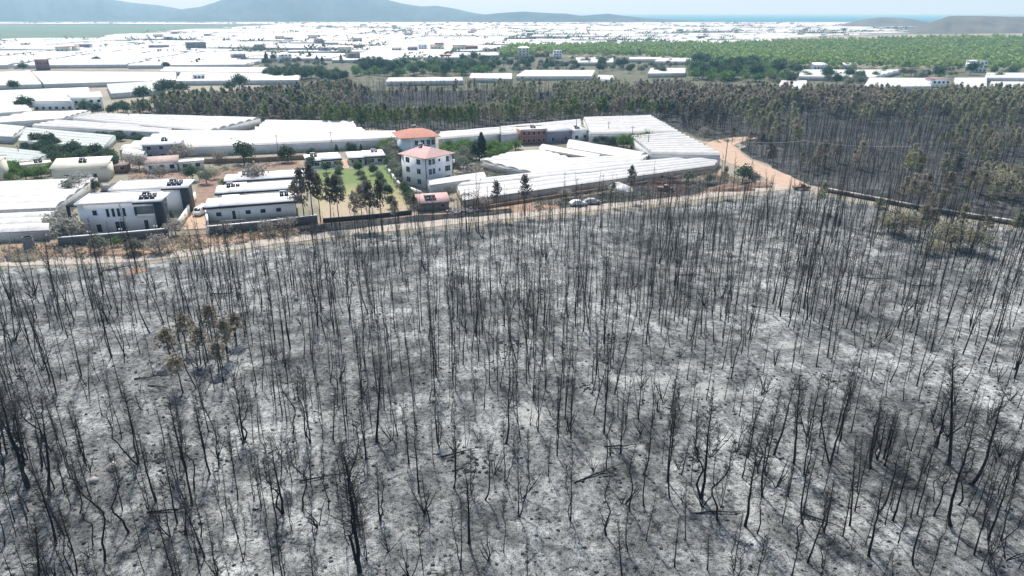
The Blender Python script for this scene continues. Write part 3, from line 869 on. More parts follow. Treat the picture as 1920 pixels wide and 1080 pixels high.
def shrub_geo(rng, H, detail=True):
    stems, tw = [], Acc()
    for k in range(rng.integers(4, 8) if detail else 4):
        st = Acc()
        az = rng.uniform(0, 6.28); out = rng.uniform(0.2, 0.75)
        h = H * rng.uniform(.55, 1.0)
        n = 7 if detail else 3
        t = np.linspace(0, 1, n)
        P = np.stack([np.cos(az) * out * h * t ** 0.8, np.sin(az) * out * h * t ** 0.8, h * t], -1)
        P[1:] += np.cumsum(rng.normal(0, 0.07, (n - 1, 3)), 0) * np.array([1, 1, .3])
        P[0, 2] = -0.2
        V, F = tube(P, (0.010 * H + 0.010) * (1 - t) ** .8 + 0.008, 5 if detail else 3); st.add(V, F)
        stems.append(st)
        S, mid, E, L = twigs_on(rng, P, h, 12 if detail else 6, 0.25, detail, 0.34 * h)
        V, F = cones(S, E, 0.010 if detail else 0.02); tw.add(V, F)
        if detail:
            s2 = S + (E - S) * rng.uniform(.4, 1, (len(S), 1))
            V, F = cones(s2, s2 + (E - S) * .5 + rng.normal(0, .16, S.shape), 0.007); tw.add(V, F)
    return stems + [tw]
def pine_geo(rng, H, dens=1.0, low=0.35, rmax=None, size=0.34, detail=True, thin=1.0):
    """trunk + limbs, and a separate needle crown built of sprays on the limbs"""
    wood, crown = Acc(), Acc()
    P = trunk_path(rng, H, 'straight', 9 if detail else 4)
    t = np.linspace(0, 1, len(P))
    P[0, 2] = -0.3
    V, F = tube(P, (0.010 * H + 0.03) * (1 - t) ** .8 + .02, 6 if detail else 3); wood.add(V, F)
    rmax = rmax or 0.20 * H
    nb = int((46 if detail else 24) * dens)
    tt = low + (1 - low) * rng.random(nb) ** 0.9
    ti = tt * (len(P) - 1); i0 = np.clip(ti.astype(int), 0, len(P) - 2); fr = (ti - i0)[:, None]
    S = P[i0] * (1 - fr) + P[i0 + 1] * fr
    u = (tt - low) / (1 - low)
    prof = np.clip(np.sin(math.pi * (0.22 + 0.78 * u) ** 0.8), 0.12, 1) * rng.uniform(.55, 1.15, nb)
    az = rng.uniform(0, 6.28, nb); el = rng.uniform(-0.1, 0.6, nb)
    D = np.stack([np.cos(az) * np.cos(el), np.sin(az) * np.cos(el), np.sin(el)], -1)
    L = rmax * prof
    E = S + D * L[:, None]
    V, F = cones(S, E, 0.03); wood.add(V, F)
    m = int((15 if detail else 7) * thin)
    f = rng.uniform(0.4, 1.08, (nb, m, 1))
    C = S[:, None, :] + (E - S)[:, None, :] * f + rng.normal(0, 0.16 * rmax, (nb, m, 3)) * np.array([1, 1, .8])
    keep = rng.random(nb) < 0.93
    C = C[keep].reshape(-1, 3)
    sz = size * rng.uniform(.7, 1.4, len(C))
    V, F = leaves(C, sz, rng, 1.9); crown.add(V, F)
    return wood, crown
def broad_geo(rng, H, R_, size=0.26, nclump=26, m=26, trunk_h=0.3):
    wood, crown = Acc(), Acc()
    P = trunk_path(rng, H * 0.75, 'straight', 6); P[0, 2] = -.2
    t = np.linspace(0, 1, 6)
    V, F = tube(P, (0.022 * H + 0.03) * (1 - t) ** .7 + .02, 6); wood.add(V, F)
    a = rng.normal(size=(nclump, 3)); a /= np.linalg.norm(a, axis=1)[:, None]
    a[:, 2] = np.abs(a[:, 2]) * 1.0 - 0.25
    rr_ = rng.uniform(.55, 1.0, nclump)[:, None]
    cz = H * (trunk_h + (1 - trunk_h) * 0.42)
    C0 = a * rr_ * np.array([R_, R_, H * (1 - trunk_h) * 0.58]) + np.array([0, 0, cz])
    S = np.repeat(P[2:4], (nclump + 1) // 2, 0)[:nclump]
    V, F = cones(S, C0, 0.03); wood.add(V, F)
    C = C0[:, None, :] + rng.normal(0, 0.24 * R_, (nclump, m, 3))
    C = C.reshape(-1, 3); C[:, 2] = np.maximum(C[:, 2], 0.15)
    V, F = leaves(C, size * rng.uniform(.7, 1.4, len(C)), rng, 1.5); crown.add(V, F)
    return wood, crown
def cypress_geo(rng, H):
    wood, crown = Acc(), Acc()
    V, F = tube([(0, 0, -.2), (0, 0, H * .5), (0, 0, H * .95)], [.12, .08, .02], 5); wood.add(V, F)
    n = 700
    u = rng.random(n) ** 0.8
    r = 0.20 * H * np.sin(math.pi * (0.12 + 0.86 * u) ** 0.75) * rng.uniform(.5, 1.05, n)
    az = rng.uniform(0, 6.28, n)
    C = np.stack([r * np.cos(az), r * np.sin(az), H * (0.05 + 0.95 * u)], -1)
    V, F = leaves(C, 0.34, rng, 1.8); crown.add(V, F)
    return wood, crown
def variant(geo, names, mats, smooth=True):
    return [(nm, g_.mesh(nm, M[mt], smooth and k == 0)) for k, (nm, g_, mt) in enumerate(zip(names, geo, mats))]
def inst(name, var, label, cat, loc, scale=1.0, rz=None, group=None):
    root = thing(name, label, cat, loc, RD.uniform(0, 6.28) if rz is None else rz, group)
    root.scale = (scale, scale, scale) if not hasattr(scale, '__len__') else scale
    for nm, me in var:
        place(nm, me, root)
    return root

vr = np.random.default_rng(21)
STYLES = ['straight', 'straight', 'straight', 'straight', 'leaning', 'leaning', 'crooked', 'crooked', 'curved', 'curved', 'forked', 'forked']
BURNT = [(s, variant(burnt_geo(vr, 12.0, s), ('trunk', 'crown'), ('char', 'char_twig'))) for s in STYLES]
SHRUB = []
for _ in range(6):
    gg = shrub_geo(vr, 3.2)
    SHRUB.append(variant(gg, ['stem'] * (len(gg) - 1) + ['crown'], ['char'] * (len(gg) - 1) + ['char_twig']))
LOWB = [burnt_geo(vr, 12.0, s, False) for s in ('straight', 'straight', 'leaning', 'crooked', 'curved', 'forked')]
PINEGEO = [pine_geo(vr, 11.0, 1.0, lo, None, 0.36, True, th) for lo, th in ((.3, 1.0), (.36, .9), (.42, .75), (.3, 1.1), (.5, .8))]
def pine_vars(leaf):
    out = []
    for k, gg in enumerate(PINEGEO):
        out.append(variant(gg, ('trunk', 'crown'), ('bark', leaf)))
    return out
PINES_BY = {k: pine_vars(k) for k in ('needle_brown', 'needle_olive', 'needle_green', 'needle_dark', 'needle_straw')}
LOWP = [pine_geo(vr, 11.0, 1.0, lo, None, 0.72, False) for lo in (.3, .38, .45, .3)]
def broad_vars(leaf, H, R_, k=3, **kw):
    return [variant(broad_geo(vr, H, R_, **kw), ('trunk', 'crown'), ('bark_brown', leaf)) for _ in range(k)]
CITRUS = broad_vars('leaf_citrus', 3.6, 2.0)
DARKT = broad_vars('leaf_dark', 6.0, 2.8, size=.42, m=40)
OLIVE = broad_vars('leaf_olive', 4.2, 2.1, size=.3, m=34)
DRY = broad_vars('leaf_dry', 4.0, 2.2, size=.28, m=24)
DUSTY = broad_vars('dusty', 4.0, 2.2, k=3, size=.34, m=36)
CYP = [variant(cypress_geo(vr, 6.0), ('trunk', 'crown'), ('bark_brown', 'leaf_dark')) for _ in range(2)]
STRAWB = broad_vars('needle_straw', 4.5, 2.4, k=3, m=44, size=.22)

# ------------------------------------------------------------------ the burnt grove in front
KEY = [(56, 924), (67, 896), (165, 885), (245, 1007), (362, 957), (376, 1075), (80, 1079), (145, 1079), (197, 1060), (31, 990), (387, 1060), (110, 1050),
       (515, 1090), (532, 970), (567, 965), (616, 965), (676, 1085), (675, 997), (714, 988), (786, 935), (807, 995), (794, 1080), (880, 1025), (865, 1080), (850, 922),
       (971, 805), (1009, 799), (1044, 870), (1070, 838), (1132, 822), (1221, 815), (1251, 912), (1295, 922), (1314, 944), (1339, 920), (1277, 900), (1346, 982), (1395, 997), (1417, 1012),
       (1137, 1015), (1207, 960), (1180, 972), (1069, 988), (1256, 945), (1487, 877), (1506, 899), (1540, 880), (1657, 881), (1752, 851), (1776, 882), (1816, 919), (1600, 972), (1605, 930),
       (1670, 990), (1705, 982), (1749, 976), (1577, 1020), (1749, 1061), (1787, 1054), (1782, 995), (1625, 1060), (1850, 1022), (1505, 996), (1540, 1079), (1907, 1075),
       (1497, 672), (1744, 666), (1682, 622), (1461, 605), (1476, 625), (1534, 615), (1862, 647), (1832, 684), (1826, 656), (1529, 696), (1666, 725), (1631, 721),
       (514, 672), (546, 660), (627, 627), (597, 620), (619, 725), (890, 630), (815, 735), (707, 730), (849, 607),
       (137, 599), (147, 582), (160, 565), (177, 592), (212, 590), (69, 686), (107, 745), (264, 670), (382, 620), (420, 700), (461, 640), (197, 562), (104, 565), (19, 565), (24, 655), (14, 742)]
ZONES = [((205, 885), 'the pale boulders'), ((1190, 722), 'the white ash streak'), ((380, 650), 'the brown scorched thicket'), ((250, 520), 'the pale dirt road, left part'),
         ((870, 900), 'the dark rubble in the lower middle'), ((1405, 860), 'the black rubble right of centre'), ((1700, 440), 'the straw-coloured bushes'), ((80, 1050), 'the bottom left corner'),
         ((700, 1050), 'the bottom edge, left of centre'), ((1150, 1050), 'the bottom edge, right of centre'), ((1700, 1040), 'the bottom right corner'), ((600, 560), 'the ash slope below the lawn'),
         ((980, 520), 'the dense stand in the upper middle'), ((1350, 520), 'the dense stand right of centre'), ((1600, 650), 'the open ash on the right'), ((1850, 750), 'the right edge'),
         ((60, 720), 'the left edge'), ((800, 700), 'the middle of the grove'), ((500, 830), 'the open ash left of centre'), ((1100, 880), 'the ash below the white streak')]
def zone_of(px, py):
    return min(ZONES, key=lambda z: (z[0][0] - px) ** 2 + (1.6 * (z[0][1] - py)) ** 2)[1]
occ = {}
def free(x, y, r):
    i, j = int(x // 3), int(y // 3)
    for a in range(i - 1, i + 2):
        for b in range(j - 1, j + 2):
            for (u, v) in occ.get((a, b), ()):
                if (u - x) ** 2 + (v - y) ** 2 < r * r: return False
    return True
def claim(x, y):
    occ.setdefault((int(x // 3), int(y // 3)), []).append((x, y))
trees = []
for (px, py) in KEY:
    p = G(px, py); claim(p.x, p.y); trees.append((p.x, p.y, True))
CLEAR = [((1190, 722), 85, 16), ((1330, 735), 55, 18), ((995, 790), 40, 22), ((215, 880), 45, 40), ((890, 500), 30, 25), ((1480, 655), 60, 14), ((1850, 600), 60, 12), ((1120, 840), 70, 14),
         ((1660, 490), 50, 10)]
tries = 0
while len(trees) < 2600 and tries < 260000:
    tries += 1
    x = RD.uniform(-125, 140); y = RD.uniform(36, 172)
    px, py = proj(x, y)
    if not (-90 < px < 2010): continue
    if py < edge_y(px) + (20 if px < 600 else 10) or py > 1290: continue
    if any(((px - c[0]) / a) ** 2 + ((py - c[1]) / b) ** 2 < 1 for c, a, b in CLEAR): continue
    dens = 0.55 + 0.45 * math.sin(x * 0.07 + 1.3) * math.sin(y * 0.09 + 0.4)
    if px > 850 and py < 640: dens += 0.45
    if py < 760: dens += 0.15
    if px < 330: dens -= 0.12
    if py > 760: dens -= 0.05
    if RD.random() > dens: continue
    if not free(x, y, 0.65 if RD.random() < .45 else 1.15): continue
    claim(x, y); trees.append((x, y, False))
trees.sort(key=lambda t: t[1])
seen_n = 0
TALL = set()
mass = Acc()
def add_low(geo, x, y, z, s, rz, mats):
    c_, s_ = math.cos(rz) * s, math.sin(rz) * s
    for ac, m in zip(geo, mats):
        V = np.concatenate(ac.V)
        W = np.empty_like(V)
        W[:, 0] = V[:, 0] * c_ - V[:, 1] * s_ + x
        W[:, 1] = V[:, 0] * s_ + V[:, 1] * c_ + y
        W[:, 2] = V[:, 2] * s + z
        for F in ac.F:
            mass.F.append(F + mass.n); mass.M.append(np.full(len(F), m, dtype=np.int32))
        mass.V.append(W); mass.n += len(W)
for (x, y, key) in trees:
    px, py = proj(x, y)
    h = RD.uniform(9.0, 13.0) if key else min(13.5, max(4.0, RD.gauss(8.7, 2.2)))
    if y > 105 and not key: h *= 0.86
    h *= min(1.0, max(0.66, 0.66 + (y - 48) * 0.0075)) * RD.choice([1.0, 1.0, 1.0, 0.75, 1.15])
    if (px, py) in TALL or (key and RD.random() < .12): h = RD.uniform(11, 14)
    z = ground_h(x, y)
    wd = RD.choice([.7, .85, 1.0, 1.1, 1.25, 1.5])
    tx, ty = proj(x, y, z + h * .9)
    vis = (0 < px < 1920 and py < 1075) or (5 < tx < 1915 and 0 < ty < 1060)
    if seen_n < 300 and vis:
        st, var = RD.choice(BURNT)
        size = 'tall' if h > 11.5 else ('short' if h < 8.5 else 'slender')
        zn = zone_of(px, py)
        form = {'straight': 'straight', 'leaning': 'leaning', 'crooked': 'crooked', 'curved': 'curved-footed', 'forked': 'twin-stemmed'}[st]
        inst('burnt_tree', var, '%s %s charred tree near %s' % (size, form, zn), 'burnt tree', (x, y, z), (h / 12 * wd, h / 12 * wd, h / 12), None,
             'charred trees near ' + zn)
        seen_n += 1
    else:
        add_low(RD.choice(LOWB), x, y, z, h / 12, RD.uniform(0, 6.28), (0, 1))
# burnt shrubs
cnt = 0
for k in range(4000):
    if cnt >= 210: break
    x = RD.uniform(-110, 120); y = RD.uniform(38, 150) if RD.random() < .75 else RD.uniform(38, 80)
    px, py = proj(x, y)
    if not (-40 < px < 1960) or py < edge_y(px) + 12 or py > 1150 or not free(x, y, 1.1): continue
    if any(((px - c[0]) / a) ** 2 + ((py - c[1]) / b) ** 2 < 0.7 for c, a, b in CLEAR): continue
    claim(x, y); cnt += 1
    zn = zone_of(px, py)
    s = RD.uniform(0.45, 1.25)
    inst('burnt_shrub', RD.choice(SHRUB), '%s many-stemmed charred shrub near %s' % ('low' if s < .8 else 'spreading', zn), 'burnt shrub', (x, y, ground_h(x, y)), s, None, 'charred shrubs near ' + zn)

# boulders, rubble, fallen logs, chips
def rock_geo(rng, s):
    import itertools
    phi = (1 + 5 ** .5) / 2
    V = np.array([(-1, phi, 0), (1, phi, 0), (-1, -phi, 0), (1, -phi, 0), (0, -1, phi), (0, 1, phi), (0, -1, -phi), (0, 1, -phi), (phi, 0, -1), (phi, 0, 1), (-phi, 0, -1), (-phi, 0, 1)]) / 1.9
    F = [(0, 11, 5), (0, 5, 1), (0, 1, 7), (0, 7, 10), (0, 10, 11), (1, 5, 9), (5, 11, 4), (11, 10, 2), (10, 7, 6), (7, 1, 8), (3, 9, 4), (3, 4, 2), (3, 2, 6), (3, 6, 8), (3, 8, 9), (4, 9, 5), (2, 4, 11), (6, 2, 10), (8, 6, 7), (9, 8, 1)]
    V = V * rng.uniform(.65, 1.3, (12, 1)) * np.array([1, rng.uniform(.6, 1), rng.uniform(.45, .8)]) * s
    return V, np.array(F)
rub = Acc()
RUB = [((880, 880), 50, 22, 90), ((1400, 855), 55, 22, 110), ((965, 652), 28, 14, 60), ((1150, 642), 20, 12, 45), ((280, 870), 60, 25, 60), ((1560, 715), 30, 12, 40), ((1090, 735), 35, 8, 40),
       ((715, 620), 30, 10, 40), ((1140, 910), 30, 15, 40), ((140, 855), 50, 18, 40), ((300, 1000), 60, 30, 50), ((1290, 880), 40, 20, 35), ((610, 910), 40, 20, 40)]
for (c, a, b, n) in RUB:
    for k in range(n):
        p = G(c[0] + RD.gauss(0, a * .6), c[1] + RD.gauss(0, b * .6))
        V, F = rock_geo(NR, RD.choice([.07, .1, .13, .2, .27]))
        rub.add(V + np.array([p.x, p.y, ground_h(p.x, p.y) - 0.01]), F)
tag(rub.build('charred_rubble', M['stone_dark']), 'dark heaps of sooty stones and char lying on the ash', 'rubble', kind='stuff')
chips = Acc()
for k in range(15000):
    x = RD.uniform(-100, 110); y = RD.uniform(38, 150) if RD.random() < .6 else RD.uniform(38, 85)
    px, py = proj(x, y)
    if not (-20 < px < 1940) or py < edge_y(px) + 8: continue
    z = ground_h(x, y)
    if RD.random() < .6:
        V, F = rock_geo(NR, .05 + .2 * RD.random() ** 2.2); chips.add(V + np.array([x, y, z + 0.01]), F, 0 if RD.random() < .88 else 1)
    else:
        az = RD.uniform(0, 6.28); L = RD.uniform(.3, 1.6)
        V, F = cones([(x, y, z + .03)], [(x + L * math.cos(az), y + L * math.sin(az), z + RD.uniform(.02, .25))], RD.uniform(.015, .04)); chips.add(V, F, 0)
tag(chips.build('charred_litter', [M['stone_dark'], M['stone_pale']]), 'small stones and charred twigs scattered over the ash', 'litter', kind='stuff')
for (px, py, s, lab) in [(214, 892, 0.75, 'largest pale boulder on the ash in the lower left'), (180, 915, 0.55, 'small pale boulder below the large one in the lower left'),
                         (90, 945, 0.5, 'flat pale stone left of the pale boulders'), (738, 453, 0.45, 'small white stone on ash below the lawn'), (556, 567, 0.6, 'pale pointed stone on the ash slope'),
                         (998, 596, 0.5, 'white block on ash in the upper middle')]:
    p = G(px, py); V, F = rock_geo(np.random.default_rng(px), s)
    a = Acc(); a.add(V, F)
    tag(a.build('boulder', M['stone_pale'], loc=(p.x, p.y, ground_h(p.x, p.y) + s * .25)), lab, 'boulder')
LOGS = [(1120, 905, 6, 30), (1165, 850, 4, 5), (330, 970, 5, 10), (225, 505, 6, 35), (1340, 970, 5, 2), (1540, 990, 4, -40), (1640, 530, 5, -12), (1730, 545, 4, -10), (610, 905, 5, 15), (285, 720, 4, 12), (860, 860, 4, 20), (300, 740, 3, -10), (1290, 525, 5, -5), (1430, 590, 4, -30), (420, 560, 4, 0)]
LOGL = ['longest charred log lying below the white ash streak', 'charred log lying just under the white ash streak', 'charred log with stubs in the lower left ash', 'charred log slanting up to the small earth mound by the road', 'charred log lying flat by the black rubble right of centre', 'short charred log at the lower right among tall trunks', 'charred log below the straw-coloured bushes, left one', 'charred log below the straw-coloured bushes, right one', 'charred log in the lower left middle beside rubble', 'charred log below the brown scorched thicket, upper one', 'charred log above the dark rubble in the lower middle', 'shortest charred log below the brown scorched thicket', 'charred log in the dense upper stand right of centre', 'charred log slanting down in the stand right of centre', 'charred log above the brown scorched thicket']
for k, (px, py, L, ang) in enumerate(LOGS):
    p = G(px, py); zn = zone_of(px, py)
    rng = np.random.default_rng(k)
    n = 6; t = np.linspace(0, 1, n)
    P = np.stack([L * (t - .5), rng.normal(0, .08, n), 0.1 + 0.15 * t], -1)
    root = thing('burnt_log', LOGL[k], 'log', (p.x, p.y, ground_h(p.x, p.y) + .05), rad(ang))
    a = Acc(); V, F = tube(P, np.linspace(.11, .03, n), 7); a.add(V, F)
    a.add(V[:7], [list(range(7))]); a.add(V[-7:], [list(range(7))[::-1]])
    a.build('stem', M['char'], root, True)
    S = P[rng.integers(1, n - 1, 9)]; E = S + rng.normal(0, .5, (9, 3)) * np.array([.6, 1, .4]) + np.array([0, 0, .25])
    a = Acc(); V, F = cones(S, E, .03); a.add(V, F); a.build('crown', M['char_twig'], root)

# ------------------------------------------------------------------ burnt and scorched woods behind
BLOBS = [((470, 205), 200, 34, 'needle_brown', .9), ((560, 185), 130, 18, 'needle_brown', .55), ((735, 238), 135, 13, 'needle_green', .85), ((905, 233), 70, 16, 'needle_olive', .9), ((1100, 224), 160, 11, 'needle_green', .6),
         ((1060, 226), 180, 12, 'needle_olive', .6), ((965, 185), 40, 24, 'needle_olive', .8), ((1110, 185), 75, 22, 'needle_olive', .75), ((1290, 195), 130, 26, 'needle_brown', .7), ((1400, 185), 80, 30, 'needle_brown', .8),
         ((1600, 195), 100, 34, 'needle_brown', .75), ((1650, 205), 70, 34, 'needle_olive', .6), ((1500, 180), 70, 20, 'needle_olive', .6), ((1850, 205), 90, 50, 'needle_olive', .75), ((1770, 195), 50, 22, 'needle_olive', .4), ((1860, 285), 80, 26, 'needle_straw', .7), ((1800, 265), 60, 22, 'needle_olive', .5),
         ((1880, 365), 60, 22, 'needle_straw', .95), ((1730, 330), 60, 16, 'needle_olive', .5), ((1560, 320), 60, 18, 'needle_brown', .6), ((1310, 245), 60, 12, 'needle_dark', .8), ((1400, 300), 60, 20, 'needle_dark', .7), ((1470, 265), 60, 24, 'needle_olive', .35),
         ((1680, 390), 130, 14, 'needle_brown', .5), ((1270, 215), 40, 14, 'needle_dark', .7), ((300, 205), 60, 16, 'needle_green', .5), ((420, 225), 60, 10, 'needle_green', .35), ((1420, 235), 80, 22, 'needle_olive', .4)]
def kind_at(px, py):
    for c, a, b, k, pr in BLOBS:
        if ((px - c[0]) / a) ** 2 + ((py - c[1]) / b) ** 2 < 1 and RD.random() < pr * (1.0 if px < 660 else .95 if py < 208 else (.2 if 225 < py < 335 and k != 'needle_straw' else .7)): return RD.choice([k, k, 'needle_olive', 'needle_green', 'needle_dark']) if px < 660 else k
    if RD.random() < (0.02 if px > 1230 else 0.05): return RD.choice(['needle_brown', 'needle_dark', 'needle_olive', 'needle_brown'])
    return None
LEAFMATS = ['needle_brown', 'needle_olive', 'needle_green', 'needle_dark', 'needle_straw']
wood = []
def scatter(poly, xr, yr, n, rmin):
    got = 0
    for _ in range(n * 12):
        if got >= n: break
        x = RD.uniform(*xr); y = RD.uniform(*yr)
        px, py = proj(x, y)
        if not (-60 < px < 1990) or not inpoly(px, py, poly) or not free(x, y, rmin): continue
        claim(x, y); got += 1
        wood.append((y, x, px, py, kind_at(px, py)))
ROWG = []
for k in range(44):
    t = k / 43
    px, py = 606 + 280 * t, 240 + 6 * math.sin(t * 3) + RD.uniform(-4, 3)
    ROWG.append((px, py, RD.choice(['needle_green'] * 5 + ['needle_olive'])))
for k in range(46):
    t = k / 45
    px, py = 890 + 330 * t, 240 - 18 * t + RD.uniform(-3, 2)
    ROWG.append((px, py, RD.choice(['needle_green', 'needle_olive', 'needle_green', 'needle_brown'])))
for (px, py, k) in ROWG:
    p = G(px, py); claim(p.x, p.y); wood.append((p.y, p.x, px, py, k))
scatter(FOREST_A, (-260, 120), (285, 560), 2600, 1.7)
scatter(FOREST_B, (30, 330), (165, 520), 3600, 1.6)
# a thin skirt of trunks between the road pair and the grove
wood.sort()
KN = {'needle_brown': ('brown', 'rust-brown scorched'), 'needle_olive': ('olive', 'olive-brown half-scorched'), 'needle_green': ('green', 'still-green'), 'needle_dark': ('blackened', 'blackened bushy'), 'needle_straw': ('straw', 'straw-yellow scorched')}
def wood_zone(px, py):
    if px < 660: return 'in the wood left of the orange roof'
    if px < 900: return 'in the tree row behind the orange-roofed house'
    if px < 1232: return 'in the wood behind the central greenhouses'
    if py < 235: return 'at the far side of the black forest on the right'
    if py < 300: return 'in the middle of the black forest on the right'
    return 'near the low stone wall on the right'
ni = 0
ROWSET = set(ROWG)
for (y, x, px, py, k) in wood:
    h = RD.uniform(4.8, 9.2)
    if (px, py, k) in ROWSET: h = RD.uniform(8.0, 10.5)
    if k is None:
        add_low(RD.choice(LOWB), x, y, 0.0, h / 12, RD.uniform(0, 6.28), (0, 1))
    elif ni < 290:
        ni += 1
        wz = wood_zone(px, py)
        inst('scorched_pine', RD.choice(PINES_BY[k]), '%s pine %s' % (KN[k][1], wz), 'pine tree', (x, y, 0), h / 11 * (0.8 if k == 'needle_straw' else 1.0), None, '%s pines %s' % (KN[k][0], wz))
    else:
        add_low(RD.choice(LOWP), x, y, 0.0, h / 11, RD.uniform(0, 6.28), (2, 3 + LEAFMATS.index(k)))
o = mass.build('burnt_wood', [M['char'], M['char_twig'], M['bark']] + [M[k] for k in LEAFMATS])
tag(o, 'dense black and brown burnt wood of charred and scorched pines', 'burnt wood', kind='stuff')

# far green pine belt and hillside wood on the right, one mass
pm = Acc()
pg = []
for _ in range(5):
    C = vr.normal(0, 1, (26, 3)); C /= np.linalg.norm(C, axis=1)[:, None]
    C = C * np.array([2.6, 2.6, 3.2]) * vr.uniform(.4, 1, (26, 1)) + np.array([0, 0, 6.3])
    C[:, 2] = np.clip(C[:, 2], 1.0, 10)
    pg.append(leaves(C, 1.6, vr, 1.4))
got = 0
for _ in range(110000):
    if got > 8000: break
    x = RD.uniform(-20, 1500); y = RD.uniform(560, 1700)
    if RD.random() > min(1, 900 / y): continue
    zz = rise_h(x, y)
    px, py = proj(x, y, zz)
    if not (930 < px < 2080): continue
    bx, by_ = proj(x, y, 0)
    if not (inpoly(px, py, PINES)): continue
    V, F = RD.choice(pg); s = RD.uniform(.55, 1.2)
    pm.add(V * s + np.array([x, y, zz]), F); got += 1
tag(pm.build('pine_forest', M['leaf_forest']), 'broad belt of green pine forest rising to the hillside on the right', 'pine forest', kind='stuff')
# scattered far trees and hedges of the plain
ft = Acc()
tg = []
for _ in range(5):
    C = vr.normal(0, 1, (14, 3)) * np.array([1.7, 1.7, 1.2]) + np.array([0, 0, 2.6])
    C[:, 2] = np.clip(C[:, 2], .5, 6)
    tg.append(leaves(C, 1.7, vr, 1.3))
for (x0, x1, y0, y1, rot) in gap_list:
    for _ in range(RD.randint(5, 16)):
        x, y = rot(RD.uniform(x0, x1), RD.uniform(y0, y1))
        V, F = RD.choice(tg); ft.add(V * RD.uniform(.7, 1.9) + np.array([x, y, 0]), F)
for dist, p, q in far_list:
    if RD.random() < .4:
        e = RD.randint(0, 3); A, B = q[e], q[(e + 1) % 4]
        for _ in range(RD.randint(1, 6)):
            t = RD.random(); V, F = RD.choice(tg)
            ft.add(V * RD.uniform(.5, 1.4) + np.array([A[0] + (B[0] - A[0]) * t, A[1] + (B[1] - A[1]) * t, 0]), F)
tag(ft.build('plain_vegetation', M['leaf_dark']), 'dark trees and hedges dotted between the distant greenhouses', 'trees', kind='stuff')

# ------------------------------------------------------------------ single trees and groves by the houses
def tree(var, px, py, h, href, label, group=None, name='tree', cat='tree', sx=1.0):
    p = G(px, py); s = h / href
    if name == 'tree':
        for nm, vs in (('citrus_tree', CITRUS), ('cypress_tree', CYP), ('olive_tree', OLIVE), ('dry_tree', DRY + DUSTY), ('broadleaf_tree', DARKT)):
            if var[0] in vs: name = nm; break
    return inst(name, RD.choice(var), label, cat, (p.x, p.y, 0.02), (s * sx, s * sx, s), None, group)
def grove(poly, n, var, hr, href, label, group, name='tree', cat='tree', rmin=1.4, sx=1.0):
    xs = [p[0] for p in poly]; ys = [p[1] for p in poly]
    got = 0
    for _ in range(n * 60):
        if got >= n: break
        px = RD.uniform(min(xs), max(xs)); py = RD.uniform(min(ys), max(ys))
        if not inpoly(px, py, poly): continue
        p = G(px, py)
        if not free(p.x, p.y, rmin): continue
        claim(p.x, p.y); got += 1
        tree(var, px, py, RD.uniform(*hr), href, label, group, name, cat, sx)
grove([(60, 278), (90, 272), (130, 282), (220, 306), (225, 322), (150, 325), (100, 318), (92, 296)], 34, DARKT, (3.6, 5.6), 6, 'dark green tree in the grove between the two grey net greenhouses', 'dark grove between the net greenhouses', rmin=2)
grove([(36, 274), (96, 284), (94, 292), (40, 282)], 6, DARKT, (2.5, 3.5), 6, 'small dark tree on the bank below the grey net greenhouse', 'trees on the bank')
grove([(12, 312), (100, 316), (104, 338), (14, 342)], 20, CITRUS, (2.4, 3.8), 3.6, 'bright green tree beside the low cream house at the left edge', 'green trees by the cream house')
grove([(140, 246), (200, 250), (300, 262), (298, 270), (250, 268), (200, 262)], 26, DARKT, (1.8, 3.0), 6, 'low shrub in the hedge strip behind the grey net greenhouse', 'hedge strip shrubs', 'shrub', 'shrub', sx=1.4)
grove([(722, 282), (745, 280), (752, 322), (768, 345), (742, 335), (722, 308)], 22, OLIVE, (2.6, 4.0), 4.2, 'grey-green tree in the orchard left of the pink-roofed house', 'orchard left of the pink-roofed house')
grove([(716, 275), (746, 272), (746, 286), (722, 290)], 8, CITRUS, (3, 4), 3.6, 'bright green tree left of the orange-roofed house', 'green trees left of the orange roof')
grove([(828, 285), (880, 278), (890, 292), (850, 300), (838, 300)], 16, CITRUS, (3, 4.2), 3.6, 'bright green citrus tree right of the orange-roofed house', 'citrus trees right of the orange roof')
grove([(845, 300), (895, 292), (898, 306), (858, 322), (848, 318)], 12, OLIVE, (3, 4.4), 4.2, 'grey-green tree right of the pink-roofed house', 'grey-green trees right of the pink-roofed house')
grove([(912, 290), (968, 276), (972, 286), (920, 302)], 16, CITRUS, (3, 4.4), 3.6, 'bright green tree between the dark cypress and the brick house', 'green trees by the brick house')
tree(CYP, 903, 300, 9.0, 6, 'tall dark cypress among the citrus trees', sx=1.15)
tree(DARKT, 893, 299, 6.0, 6, 'dark round tree left of the tall cypress')
grove([(1104, 266), (1130, 262), (1160, 266), (1150, 274), (1110, 272)], 12, DARKT, (2.4, 3.6), 6, 'dark shrub in the garden plot beside the serrated greenhouse', 'garden plot shrubs', 'shrub', 'shrub')
grove([(1160, 272), (1212, 266), (1214, 284), (1170, 284)], 18, CITRUS, (3.4, 4.8), 3.6, 'green tree in the garden plot beside the serrated greenhouse', 'garden plot trees')
